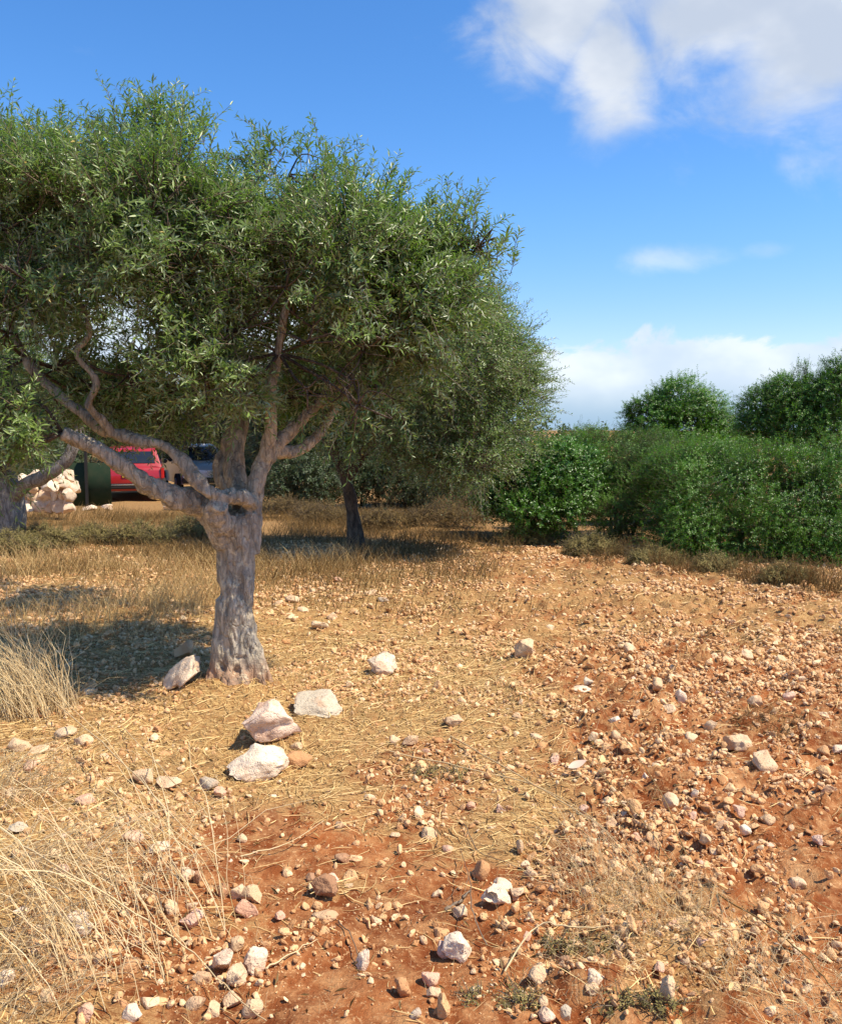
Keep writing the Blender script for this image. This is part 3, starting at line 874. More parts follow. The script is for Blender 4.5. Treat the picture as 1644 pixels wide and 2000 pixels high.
tuft('long straw blades leaning left around the two white stones in the straw', 215, 1890, 55, .62, .26, (-1.0, .30, 0), .85, .0036, 22, heads=False)
tuft('upright pale straw blades at the left edge below the shade', 50, 1370, 70, .78, .12, (-.45, .1, 0), .35, .0050, 23, heads=False)
tuft('pale straw tuft left of the small white-pink blocks by left edge', -10, 1560, 150, .40, .24, (.9, -.3, 0), .9, .0034, 6)
tuft('wispy straw tuft among weeds right of the smooth white cobble', 1180, 1760, 110, .36, .16, (-.5, .5, 0), .4, .0018, 7)
tuft('dense low dry weed tuft on the lower right slope', 1270, 1800, 260, .22, .22, (.1, .2, 0), .5, .0016, 8)
tuft('dry weed tuft in the bottom right corner', 1560, 1960, 200, .26, .26, (-.2, .2, 0), .8, .0018, 9)
tuft('fine brown weed tuft behind the lumpy cream rock', 1500, 1420, 160, .15, .18, (.1, .1, 0), .3, .0018, 10, m=M_WEED)
tuft('fine weed tuft at bottom centre between cobble and upright stone', 1130, 1900, 160, .13, .20, (.1, .1, 0), .6, .0015, 12)

def patch(name, label, cat, rng, pts_n, region, h0, h1, wd, m, leaves=None):
    """ground cover over an area (a mass nobody could count)"""
    (x0, x1, y0, y1, dens) = region
    x = x0 + (x1 - x0) * rng.random(pts_n * 3); y = y0 + (y1 - y0) * rng.random(pts_n * 3)
    k = rng.random(len(x)) < dens(x, y)
    x, y = x[k][:pts_n], y[k][:pts_n]; n = len(x)
    b = np.stack([x, y, H(x, y) - .01], -1)
    hh = (h0 + (h1 - h0) * rng.random(n) ** 1.6)
    hh = hh * (.45 + 1.1 * fbm(x * 1.1, y * 1.1, 0, 3, 61))
    ln = unit(rng.normal(size=(n, 3)) * np.array([1, 1, 0]) + np.array([.2, 0, 0])) * (.3 + .7 * rng.random((n, 1)))
    pth = blade_paths(rng, b, hh, ln, 4, .35)
    W_ = np.linspace(1, .3, 4)[None, :] * (wd * (.6 + .8 * rng.random(n)))[:, None]
    return tag(obj(name, stalks(name, pth, W_, m)), label, cat, kind='stuff')
RW = np.random.default_rng(13)
patch('dry_grass', 'thin dry grass growing on the soil between the stones', 'dry grass', RW, 9000, (-3, 4.2, 2.2, 8, lambda x, y: np.clip(.05 + 1.2 * (fbm(x * 1.5, y * 1.5, 0, 3, 71) - .42), 0, 1)), .02, .10, .0016, M_STRAW)
patch('dry_weeds', 'brown dead weeds covering the ground behind the olive trees', 'weeds', RW, 44000,
      (-9, 3.2, 7.6, 20, lambda x, y: np.clip((.30 + .9 * sstep(8.5, 11, y)) * sstep(2.6 - .02 * y, 1.0, x - (y - 10) * .09) * (fbm(x * .7, y * .7, 0, 3, 83) - .36) * 3.4 * sstep(19, 16, y - .5 * np.maximum(0, x + 3)), 0, 1)), .05, .24, .006, M_WEED)
patch('pale_grass', 'pale dry grass under and left of the olive tree', 'dry grass', RW, 9000,
      (-6, 0.4, 6.4, 11, lambda x, y: np.clip((fbm(x * .9, y * .9, 0, 3, 87) - .38) * 3 * sstep(0.2, -2.0, x), 0, 1)), .05, .30, .004, M_LITTER)

# ------------------------------------------------------------------ the near olive tree
def px_path(lst):
    return np.array([P(a, b, c) for a, b, c in lst])
Y0 = TRUNK_A[1]
base = G(465, 1335)
A_root = thing('olive_tree', 'large near olive tree with thick grey gnarled trunk and wide dense crown', 'olive tree', (TRUNK_A[0], Y0, float(H(*TRUNK_A))), 0)
A0 = np.array(A_root.location)
tr = Acc()
RA = np.random.default_rng(3)
def limb(pts, rad_px, Yavg=Y0, seg=14, sub=6, acc=None):
    pp = px_path(pts) - A0
    k = np.where(pp[:, 2] > 1.15, .72, .86)
    (acc or tr).tube(pp, np.array(rad_px) * k * Yavg / F, seg, sub, .0, RA)
# main stem
limb([(468, 1400, Y0 + .02), (466, 1320, Y0), (458, 1250, Y0), (459, 1180, Y0 - .02), (462, 1110, Y0), (462, 1050, Y0), (462, 1000, Y0)],
     [62, 54, 45, 42, 41, 44, 46], seg=24)
limb([(500, 1385, Y0 + .0), (492, 1310, Y0 - .03), (478, 1240, Y0 - .03), (474, 1180, Y0 - .02)], [42, 34, 27, 20])
limb([(425, 1390, Y0 - .05), (430, 1320, Y0 - .05), (438, 1250, Y0 - .05), (446, 1180, Y0)], [30, 26, 26, 20])
limb([(545, 1392, Y0 - .06), (518, 1335, Y0 - .06), (495, 1285, Y0 - .05), (478, 1230, Y0)], [26, 22, 20, 12])
limb([(395, 1385, Y0 - .12), (412, 1335, Y0 - .09), (430, 1285, Y0 - .03)], [17, 18, 16])
limb([(450, 1395, Y0 - .20), (450, 1340, Y0 - .15), (455, 1280, Y0 - .06)], [24, 20, 14])
limb([(490, 1395, Y0 - .20), (478, 1345, Y0 - .15), (470, 1280, Y0 - .06)], [22, 18, 12])
# left fork: the long cut limb
limb([(450, 1060, Y0 - .02), (425, 1020, Y0 - .06), (398, 990, Y0 - .12), (345, 972, Y0 - .20), (290, 948, Y0 - .28), (235, 905, Y0 - .36), (180, 872, Y0 - .42), (122, 846, Y0 - .48)],
     [38, 34, 30, 27, 25, 23, 20, 18], seg=16)
# stub knot above the left fork
limb([(432, 1030, Y0 - .12), (420, 1000, Y0 - .20), (430, 985, Y0 - .26)], [30, 28, 18])
# right stem
limb([(482, 1080, Y0 + .03), (489, 1020, Y0 + .04), (492, 970, Y0 + .04), (505, 925, Y0 + .05), (530, 880, Y0 + .10), (575, 835, Y0 + .18), (640, 770, Y0 + .25), (700, 700, Y0 + .28)],
     [30, 26, 25, 24, 21, 19, 16, 11], seg=16)
# second left limb crossing in front
limb([(492, 985, Y0 - .02), (470, 970, Y0 - .12), (425, 966, Y0 - .22), (388, 940, Y0 - .25), (355, 900, Y0 - .22), (322, 872, Y0 - .2), (265, 858, Y0 - .15), (205, 838, Y0 - .1), (160, 806, Y0 - .1), (105, 762, Y0 - .1), (50, 700, Y0 - .1), (10, 610, Y0)],
     [20, 19, 19, 18, 17, 16, 17, 18, 16, 14, 12, 8], seg=14)
limb([(225, 850, Y0 - .12), (200, 822, Y0 - .2), (172, 790, Y0 - .3), (188, 745, Y0 - .32), (150, 690, Y0 - .35), (176, 640, Y0 - .3), (120, 520, Y0 - .2)], [15, 13, 11, 10, 9, 8, 6])
# rear stump-like limb rising
limb([(478, 985, Y0 + .12), (462, 940, Y0 + .22), (456, 895, Y0 + .26), (468, 850, Y0 + .3), (478, 800, Y0 + .34), (450, 720, Y0 + .4), (420, 620, Y0 + .4), (400, 500, Y0 + .3)],
     [27, 31, 27, 19, 13, 11, 9, 7], seg=16)
limb([(470, 960, Y0 + .2), (430, 930, Y0 + .28), (440, 870, Y0 + .3), (470, 820, Y0 + .34)], [26, 20, 18, 12])
limb([(530, 880, Y0 + .10), (580, 880, Y0 + .3), (625, 845, Y0 + .42), (660, 790, Y0 + .5), (740, 720, Y0 + .5), (820, 640, Y0 + .4), (880, 540, Y0 + .3)], [18, 17, 16, 14, 11, 9, 6])
limb([(520, 895, Y0 + .06), (530, 830, Y0), (528, 770, Y0 - .05), (545, 690, Y0 - .1), (560, 600, Y0 - .15), (620, 480, Y0)], [20, 16, 14, 12, 10, 6])
limb([(480, 810, Y0 + .34), (420, 730, Y0 + .15), (330, 640, Y0 + .0), (300, 520, Y0 - .1), (310, 400, Y0)], [14, 12, 10, 8, 5])

def bark_disp(co):
    x, y, z = co.T
    d = (fbm(x * 13, y * 13, z * 3.2, 4, 2) - .5) * .030
    d += (fbm(x * 38, y * 38, z * 14, 3, 4) - .5) * .030 - np.maximum(0, fbm(x * 9, y * 9, z * 6, 2, 14) - .62) * .16
    fade = sstep(1.8, 1.1, z) * .6 + .4
    d *= fade
    d += (fbm(x * 5, y * 5, z * 5, 2, 8) - .5) * .035 * fade
    for px, py, rx, rz, dep in ((470, 1160, .013, .05, .030), (481, 1180, .010, .05, .024), (447, 1272, .012, .05, .02), (472, 1262, .008, .035, .018), (464, 1288, .03, .009, .015),
                                (460, 1310, .018, .022, .035), (432, 1306, .013, .02, .028), (497, 1250, .008, .03, .016), (455, 1245, .007, .04, .015), (486, 1275, .008, .03, .017), (440, 1190, .008, .04, .015)):
        c = P(px, py, Y0 - .15) - A0
        g = np.exp(-((x - c[0] - (z - c[2]) * -.15) / rx) ** 2 - ((z - c[2]) / rz) ** 2) * (y < 0.02)
        d -= g * dep
    return d
me = remeshed('trunk', tr, .0075, M_BARK, bark_disp)
obj('trunk', me, A_root)

def lobes_px(lst, k=1.0):
    out = []
    for q in lst:
        px, py, Y, r = q[:4]
        rx = r; ry = r * (q[4] if len(q) > 4 else 1.0); rz = r * (q[5] if len(q) > 5 else .85)
        p = P(px, py, Y)
        out.append((p[0], p[1], p[2], rx * k, ry * k, rz * k))
    return np.array(out)

def make_crown(root, lobes, n, seed, m, ll=.056, lw=.0125, nl=20, limbs=None, extra=None, style='olive', up=.35, thr=.42, L0=.16, L1=.36, twig_r=.0016, shell=.35, bark=None, clump=2.6, names=('crown', 'twigs', 'branches')):
    rng = np.random.default_rng(seed)
    o, dr, L = spray_field(rng, lobes, n, up, shell, clump, thr, L0, L1)
    if extra is not None:
        eo, ed, eL = extra
        o = np.vstack([o, eo]); dr = np.vstack([dr, ed]); L = np.concatenate([L, eL])
    r0 = np.array(root.location)
    o = o - r0
    V, T = leaves_from_sprays(rng, o, dr, L, nl, ll, lw, style)
    obj(names[0], mesh_np(names[0], V, None, T, False, [m]), root)
    # the stem of every spray
    K = 4
    t = np.linspace(-.25, 1, K)
    pth = o[:, None, :] + dr[:, None, :] * (L[:, None] * t[None])[:, :, None]
    pth[:, :, 2] -= .18 * L[:, None] * np.maximum(t, 0)[None] ** 2
    W_ = np.linspace(1.6, .5, K)[None, :] * twig_r * 2 * np.ones((len(o), 1))
    obj(names[1], stalks(names[1], pth, W_, M_TWIG), root)
    # branches from the limb ends into every lobe, and out to its surface
    if limbs is not None:
        br = Acc(); limbs = np.asarray(limbs) - r0
        for lb in lobes:
            c = lb[:3] - r0
            j = np.argmin(np.linalg.norm(limbs - c, axis=1)); s_ = limbs[j]
            mid = (s_ + c) / 2 + rng.normal(scale=.08, size=3) * np.linalg.norm(s_ - c)
            bs = twig_r * 7
            br.tube([s_, mid, c], [bs, bs * .8, bs * .6], 6, 4)
            for _ in range(7):
                d = unit(rng.normal(size=3) + np.array([0, 0, .2]))
                e = c + d * lb[3:6] * .85
                br.tube([c, (c + e) / 2 + rng.normal(scale=.05, size=3), e], [bs * .55, bs * .4, bs * .22], 5, 3)
        obj(names[2], br.mesh(names[2], bark or M_BARK_DARK, True), root)

LA = lobes_px([(a[0], a[1] + (48 if a[1] < 345 and a[0] < 450 else 22 if a[1] < 400 else 0) + (40 if 345 < a[0] < 475 and a[1] < 400 else 0) + (30 if a[0] > 600 and a[1] < 480 else 0)) + tuple(a[2:]) for a in [(-70, 330, 5.6, .60), (60, 330, 5.3, .46), (170, 310, 5.5, .45), (290, 280, 5.5, .42), (365, 310, 5.4, .28), (150, 430, 5.0, .48), (300, 420, 4.9, .48), (430, 390, 5.3, .34),
               (10, 450, 5.0, .48), (-110, 520, 5.4, .6), (40, 540, 4.8, .36), (190, 490, 4.8, .30), (370, 520, 4.85, .40), (470, 480, 5.0, .42), (540, 390, 5.4, .42), (565, 318, 5.6, .28), (640, 380, 5.5, .38),
               (710, 430, 5.3, .34), (660, 500, 5.0, .44), (560, 560, 4.9, .42), (800, 470, 5.6, .36), (830, 465, 5.3, .20), (860, 530, 5.6, .22), (905, 440, 5.5, .11), (840, 580, 5.4, .32), (760, 580, 5.2, .38),
               (450, 650, 5.0, .36), (600, 670, 4.9, .36), (710, 680, 5.1, .36), (800, 670, 5.4, .30), (520, 735, 5.5, .26), (15, 650, 5.0, .32), (25, 755, 4.8, .24), (-90, 680, 5.2, .5), (400, 735, 4.9, .24),
               (315, 770, 5.7, .22), (700, 790, 5.0, .20), (640, 740, 5.6, .30), (30, 815, 4.7, .22), (110, 720, 5.3, .24), (340, 700, 5.0, .22), (480, 745, 4.95, .20), (600, 760, 5.0, .20), (250, 735, 5.2, .18), (690, 745, 5.1, .22), (200, 770, 5.7, .26), (120, 800, 5.9, .26), (290, 800, 5.9, .22), (400, 790, 5.9, .2), (570, 780, 5.8, .2), (60, 862, 4.65, .10), (-30, 880, 4.8, .22), (240, 790, 5.9, .2), (-40, 830, 5.2, .22), (740, 760, 5.3, .2),
               (250, 380, 6.1, .5), (450, 460, 6.1, .5), (640, 540, 6.1, .5), (60, 420, 6.2, .5), (540, 630, 6.0, .4), (360, 600, 5.6, .26), (760, 520, 6.0, .4), (935, 480, 5.5, .10), (150, 640, 6.3, .28), (280, 690, 6.2, .25), (-60, 420, 7.3, .62), (120, 430, 7.3, .55), (330, 450, 7.4, .6), (520, 480, 7.2, .55), (680, 560, 7.0, .4), (60, 470, 8.2, .5), (260, 470, 8.3, .5), (450, 520, 8.0, .5)]])
rng = np.random.default_rng(99)
ex = []
for px, py, Y, hgt, k in ((262, 235, 5.4, .28, 7), (300, 235, 5.4, .24, 5), (360, 235, 5.5, .25, 6), (385, 250, 5.4, .22, 4), (130, 240, 5.4, .2, 5), (70, 245, 5.5, .2, 5), (200, 255, 5.5, .18, 5), (585, 300, 5.5, .22, 5), (515, 310, 5.5, .26, 4),
                      (650, 320, 5.5, .22, 5), (757, 370, 5.4, .24, 5), (875, 420, 5.3, .32, 7), (925, 420, 5.4, .32, 7), (985, 470, 5.5, .16, 4), (15, 260, 5.4, .2, 5), (420, 330, 5.5, .14, 4), (820, 410, 5.4, .18, 4), (990, 500, 5.5, .12, 3)):
    for _ in range(k):
        p = P(px + rng.normal() * 16, py + rng.random() * 30, Y + rng.normal() * .1)
        ex.append((p, unit(np.array([rng.normal() * .22 + .1, rng.normal() * .2, 1.0])), hgt * (.6 + .5 * rng.random())))
extra = (np.array([e[0] for e in ex]), np.array([e[1] for e in ex]), np.array([e[2] for e in ex]))
limb_pts = [P(*q) for q in ((122, 846, Y0 - .48), (50, 700, Y0 - .1), (10, 610, Y0), (150, 700, Y0 - .35), (120, 520, Y0 - .2), (450, 720, Y0 + .4), (420, 620, Y0 + .4), (400, 500, Y0 + .3), (700, 700, Y0 + .28), (640, 770, Y0 + .25),
                            (740, 720, Y0 + .5), (820, 640, Y0 + .4), (880, 540, Y0 + .3), (545, 690, Y0 - .1), (560, 600, Y0 - .15), (620, 480, Y0), (330, 640, Y0), (300, 520, Y0 - .1), (310, 400, Y0))]
make_crown(A_root, LA, 11200, 11, M_OLIVE, limbs=limb_pts, extra=extra, nl=20, ll=.066, lw=.0155, thr=.52, clump=2.6)

# ------------------------------------------------------------------ other olive trees
def olive(label, stem, rad_px, more, lobes, n, seed, m=M_OLIVE, bark=M_BARK_DARK, ll=.062, lw=.015, nl=20, thr=.42, L0=.2, L1=.45, up=.3, twig_r=.0022, k=1.0, group='olive trees of the grove', voxel=.02, name='olive_tree', clump=1.6, cat='olive tree'):
    b = px_path(stem[:1])[0]
    loc = (b[0], b[1], float(H(b[0], b[1])))
    root = thing(name, label, cat, loc, 0, group)
    acc = Acc(); l0 = np.array(loc)
    pts = px_path(stem) - l0
    pts[0][2] = -.1
    acc.tube(pts, np.array(rad_px) * b[1] / F, 12, 5)
    ends = [pts[-1] + l0]
    for st, rd in more:
        pp = px_path(st); acc.tube(pp - l0, np.array(rd) * b[1] / F, 9, 5); ends.append(pp[-1]); ends.append(pp[len(pp) // 2])
    def dsp(co):
        return (fbm(co[:, 0] * 9, co[:, 1] * 9, co[:, 2] * 3, 3, seed) - .5) * .05
    obj('trunk', remeshed('trunk', acc, voxel, bark, dsp), root)
    make_crown(root, lobes_px(lobes, k), n, seed, m, ll, lw, nl, ends, None, 'olive', up, thr, L0, L1, twig_r, .35, bark, clump)
    return root

olive('olive tree with slim dark leaning trunk behind the near olive, crown reaching far right',
      [(695, 1052, 12.2), (688, 1000, 12.2), (675, 935, 12.1), (655, 885, 12.0), (650, 840, 12.0)], [20, 12, 11, 9, 9],
      [([(675, 935, 12.1), (700, 900, 12.1), (740, 840, 12), (800, 780, 11.8), (880, 720, 11.6)], [12, 11, 10, 9, 6]),
       ([(655, 885, 12.0), (640, 860, 12.1), (640, 800, 12.2), (660, 700, 12.2)], [10, 11, 11, 8])],
      [(760, 600, 12.3, 1.0), (860, 600, 12, .95), (935, 650, 11.8, .68), (980, 710, 11.6, .56), (995, 785, 11.5, .48), (900, 700, 11, .9), (800, 700, 11, .9), (960, 840, 11.3, .62), (1015, 745, 11.5, .33), (900, 850, 11, .6), (790, 830, 11, .6), (720, 790, 11.5, .7), (690, 660, 12, .9),
       (925, 900, 10.8, .40), (690, 860, 11.6, .38), (930, 610, 12, .45), (1005, 650, 11.8, .25), (760, 880, 11.2, .35), (860, 900, 11, .38), (650, 790, 12, .6)],
      7600, 31, nl=18, ll=.07, lw=.018, thr=.40, L0=.25, L1=.5)
olive('olive tree with pale forked trunk cut off by the left edge',
      [(18, 1045, 12.5), (22, 1000, 12.5), (10, 950, 12.5), (-10, 900, 12.5), (-60, 820, 12.5)], [26, 30, 28, 22, 16],
      [([(20, 985, 12.5), (45, 950, 12.3), (85, 932, 12.1), (125, 905, 12.0), (148, 865, 12.0), (165, 800, 12.0)], [16, 14, 13, 12, 11, 9])],
      [(-80, 760, 12.6, 1.2), (-20, 680, 12.4, .8), (70, 800, 12.4, .5), (-40, 860, 12.0, .5), (130, 780, 12.2, .45), (30, 850, 12.6, .35)], 3200, 32, bark=M_BARK_PALE, nl=16, ll=.07, lw=.02, L0=.25, L1=.5)
def far_olive(label, bx, by, Y, lobes, n, seed, m=M_OLIVE_FAR):
    return olive(label, [(bx, by, Y), (bx + 6, by - 60, Y), (bx - 4, by - 120, Y)], [16, 12, 9], [], lobes, n, seed, m, ll=.13, lw=.045, nl=14, L0=.3, L1=.6, thr=.36, twig_r=.004, voxel=.04, clump=1.0)
far_olive('dark olive tree behind the silver car, seen under the near crown', 470, 955, 26, [(430, 790, 26, 1.7), (500, 800, 26, 1.6), (360, 810, 27, 1.3), (560, 780, 27, 1.6), (430, 720, 26, 1.2), (540, 850, 26, 1.0), (330, 850, 27.5, .8), (480, 870, 26, .9)], 4200, 41)
far_olive('dark olive tree behind the green fence panel', 150, 950, 29, [(100, 800, 29, 1.8), (180, 820, 29, 1.6), (250, 810, 29, 1.5), (20, 800, 29, 1.8), (200, 760, 29, 1.1), (280, 850, 29, .8), (60, 860, 29, 1.2)], 4200, 42)
far_olive('dark olive tree seen between the near and slim trunks', 610, 960, 20, [(600, 800, 20, 1.4), (560, 850, 20, .9), (650, 850, 20, .8), (700, 830, 21, 1.2), (620, 740, 20, 1.2), (740, 870, 21, .8), (580, 900, 20.5, .5)], 3600, 43)
far_olive('dark olive tree behind the slim trunk, over the brown weeds', 800, 960, 21, [(790, 820, 21, 1.3), (860, 850, 21, 1.0), (730, 860, 21, .8), (900, 890, 21, .6), (800, 900, 21.5, .5), (940, 870, 22, .8)], 3400, 44)

# far-off wood closing the view
rwd = np.random.default_rng(77)
wl_ = [(float(q), 858 - 18 * rwd.random() - (26 if q < 1000 else 0) - (30 if q < 250 else 0), 46 + 12 * rwd.random(), 2.2 + 1.2 * rwd.random()) for q in np.arange(-260, 1000, 42)]
lw_ = lobes_px(wl_)
extra_w = []
for ang_ in np.arange(-1.35, 1.36, .05):
    rr_ = 62 + 14 * rwd.random()
    extra_w.append((math.sin(ang_) * rr_, math.cos(ang_) * rr_, .2, 3.4, 2.6, 1.0 + .5 * rwd.random()))
lw_ = np.vstack([lw_, extra_w])
o_, d_, L_w = spray_field(rwd, lw_, 9000, .3, .45, .5, .30, .7, 1.3)
Vw, Tw = leaves_from_sprays(rwd, o_, d_, L_w, 10, .5, .26, 'broad')
tag(obj('woodland', mesh_np('woodland', Vw, None, Tw, False, [M_OLIVE_FAR])), 'far dark belt of trees along the horizon', 'woodland', kind='stuff')

# ------------------------------------------------------------------ bushes on the right
def bush(label, px, py, lobes, n, seed, m, ll=.030, lw=.017, nl=16, up=.25, thr=.38, L0=.10, L1=.24, name='bush', cat='bush', group='evergreen bushes edging the plot', extra=None, Y=None, clump=2.4, style='broad'):
    b = G(px, py) if Y is None else P(px, py, Y)
    lb = lobes_px(lobes); b = lb[:, :3].mean(0) + np.array([0, .15, 0])
    loc = (b[0], b[1], float(H(b[0], b[1])))
    root = thing(name, label, cat, loc, 0, group)
    rng = np.random.default_rng(seed)
    acc = Acc(); l0 = np.array(loc)
    for q in lb:
        s_ = np.array([rng.normal() * .12, rng.normal() * .12, -.05])
        k_ = min(1.0, q[3] / .45) ** 1.3
        s_ = s_ * k_
        acc.tube([s_, (s_ + q[:3] - l0) / 2 + np.array([0, 0, .05 * k_]), q[:3] - l0], [.03 * k_, .02 * k_, .012 * k_], 6, 4)
    obj('stems', acc.mesh('stems', M_BARK_DARK, True), root)
    ex_ = None
    if extra:
        e = []
        for x_, y_, yy, h_, k_ in extra:
            for _ in range(k_):
                e.append((P(x_ + rng.normal() * 9, y_ + rng.random() * 20, yy), unit(np.array([rng.normal() * .15, rng.normal() * .15, 1])), h_ * (.6 + .5 * rng.random())))
        ex_ = (np.array([q[0] for q in e]), np.array([q[1] for q in e]), np.array([q[2] for q in e]))
    make_crown(root, lb, n, seed, m, ll, lw, nl, None, ex_, style, up, thr, L0, L1, .0014, .45, None, clump, names=('foliage', 'twigs', 'branches'))
    return root

bush('bright green broad-leaved bush beside the slim olive crown', 1050, 1045, [(1000, 960, 12.8, .55), (1070, 930, 12.8, .62), (1120, 960, 12.6, .5), (1040, 1000, 12.4, .45), (1100, 900, 13, .5), (1000, 900, 13, .5), (1090, 1010, 12.3, .35), (1150, 920, 13, .4), (960, 950, 13, .4)],
     5200, 51, M_BUSH_B, .05, .026, 14)
bush('finer-leaved scrubby bush between the bright bush and the broad dark one', 1215, 1060, [(1190, 960, 13, .55), (1250, 940, 12.8, .6), (1220, 900, 13.4, .6), (1170, 890, 13.6, .5), (1280, 990, 12.2, .5), (1200, 1010, 12.3, .4), (1130, 880, 14, .5), (1290, 900, 12.8, .5)],
     7000, 52, M_BUSH_G, .034, .015, 14, extra=[(1130, 860, 14, .5, 5), (1160, 850, 14, .5, 5), (1205, 850, 13.6, .4, 5)])
bush('broad dark green bush spreading across the right side', 1470, 1120, [(1300, 930, 11.8, .5), (1350, 980, 11.2, .55), (1430, 960, 11.2, .6), (1300, 1050, 11.0, .35), (1380, 1075, 10.9, .35), (1470, 1085, 10.8, .38), (1530, 1075, 10.7, .4), (1340, 920, 11.6, .5), (1420, 920, 11.8, .5), (1350, 1040, 10.9, .45), (1430, 1050, 10.8, .5), (1500, 930, 11.2, .55), (1510, 1010, 10.8, .55), (1310, 1010, 11.3, .4), (1380, 900, 12, .45)],
     10500, 53, M_BUSH, extra=[(1385, 885, 11.6, .3, 8), (1320, 880, 11.8, .25, 6), (1450, 880, 11.6, .25, 6)])
bush('dark green bush at the right edge in front of the tall shoots', 1610, 1130, [(1580, 980, 11, .6), (1650, 960, 11, .6), (1580, 1085, 10.5, .38), (1650, 1095, 10.3, .4), (1590, 1050, 10.6, .5), (1660, 1060, 10.4, .55), (1560, 920, 11.4, .45), (1640, 900, 11.4, .5), (1720, 1000, 10.8, .7)],
     7500, 54, M_BUSH)
bush('round-topped small tree standing behind the broad bush', 1330, 960, [(1320, 789, 15.5, .62), (1270, 814, 15.5, .5), (1370, 804, 15.5, .5), (1320, 844, 15.3, .6), (1250, 804, 15.6, .3), (1400, 834, 15.5, .4), (1300, 874, 15.2, .6), (1390, 874, 15.2, .5), (1240, 854, 15.6, .35)],
     6200, 55, M_BUSH, .045, .022, 14, extra=[(1250, 810, 15.5, .4, 6), (1295, 780, 15.5, .35, 7), (1325, 775, 15.5, .35, 7), (1400, 820, 15.5, .3, 5)], Y=15.5, name='small_tree', cat='small tree', group=None)
bush('tall dark tree at the right edge with a thin spire of shoots', 1560, 980, [(1490, 798, 13.8, .48), (1540, 788, 13.6, .5), (1600, 778, 13.4, .5), (1650, 768, 13.2, .5), (1480, 838, 13.8, .4), (1560, 848, 13.4, .55), (1640, 848, 13.2, .6), (1700, 778, 13.2, .6), (1640, 723, 13.2, .28), (1525, 763, 13.7, .3)],
     7200, 56, M_BUSH, .04, .02, 14, extra=[(1566, 735, 13.5, .42, 30), (1570, 760, 13.5, .42, 40), (1568, 715, 13.5, .2, 16), (1650, 735, 13.2, .35, 20), (1500, 775, 13.7, .3, 12), (1560, 785, 13.5, .4, 9), (1500, 790, 13.7, .4, 6), (1640, 740, 13.2, .5, 8), (1615, 760, 13.3, .4, 6), (1470, 830, 13.8, .3, 5)], Y=13.5, name='small_tree', cat='small tree', group=None)
for i, (lab, px, py, Yb, wd_) in enumerate((('dark shrub behind the brown weeds, left of the slim olive trunk', 590, 930, 18.5, 1.0), ('dark shrub just behind the slim olive trunk', 700, 925, 19.5, 1.0), ('dark shrub in the shade right of the slim trunk', 815, 925, 19, 1.0),
        ('dark shrub between the slim olive and the bright green bush', 915, 930, 17.5, 1.0), ('dark shrub behind the pale forked trunk', 20, 930, 21, 1.1), ('dark shrub beyond the low white wall of rocks', 110, 905, 24, 1.1), ('dark shrub right of the silver-white car', 500, 925, 21.5, .9))):
    bush(lab, px, py, [(px - 45, py, Yb, .6 * wd_), (px, py - 14, Yb, .75 * wd_), (px + 45, py, Yb, .6 * wd_), (px + 10, py + 20, Yb - .2, .6 * wd_), (px - 30, py + 22, Yb - .2, .5 * wd_)], 1500, 300 + i, M_OLIVE_FAR, .07, .03, 12, name='shrub', cat='shrub', group='dark shrubs closing the grove', L0=.15, L1=.35)

# low scrub and dry weeds along the foot of the bushes
scr = [('low olive-brown scrub at the foot of the bright green bush', 1010, 1064, .20, 61), ('low tan-green scrub on the path edge below the finer-leaved bush', 1150, 1085, .20, 62),
       ('yellow-green scrub under the left end of the broad dark bush', 1270, 1106, .16, 63), ('low scrub under the middle of the broad dark bush', 1390, 1118, .13, 64),
       ('dusty scrub at the foot of the right-edge bush', 1530, 1140, .14, 65), ('brown scrub beside the slim olive trunk', 600, 985, .42, 66), ('brown scrub right of the slim olive trunk', 780, 1000, .45, 67),
       ('brown scrub left of the bright green bush', 920, 1015, .5, 68), ('olive scrub in shade left of the near olive trunk', 270, 1062, .26, 69), ('dusty scrub in front of the pale forked trunk', 80, 1065, .24, 70),
       ('olive scrub half hidden just left of the near trunk fork', 370, 1050, .26, 71), ('olive scrub at the left edge under the pale forked trunk', 10, 1085, .26, 72), ('olive scrub midway between pale trunk and near trunk', 180, 1060, .20, 73),
       ('brown scrub close right of the near trunk', 560, 1010, .36, 74), ('brown scrub in the shade between the two olive trunks', 630, 1025, .32, 75), ('low brown scrub right of the slim trunk foot', 745, 1035, .30, 76), ('brown scrub under the right skirt of the slim olive', 860, 1030, .36, 77)]
for i, (lab, px, py, r_, sd) in enumerate(scr):
    g = G(px, py)
    mpp = F / g[1]
    top = py - r_ * mpp * .5
    bush(lab, px, py, [(px - r_ * mpp * .9, top, g[1], r_ * .7, 1, .6), (px, top - 4, g[1] + .1, r_ * .8, 1, .7), (px + r_ * mpp * .9, top + 2, g[1], r_ * .75, 1, .6), (px + r_ * mpp * 1.7, top + 5, g[1], r_ * .5, 1, .6)],
         1000, sd, (M_SCRUB if i in (8, 10, 11, 12) else M_BROWN if i in (5, 6, 7, 13, 14, 15, 16) else M_SCRUB), .034, .010, 12, name='scrub', cat='scrub', group='low scrub on the plot edge', L0=.08, L1=.2, thr=.15)

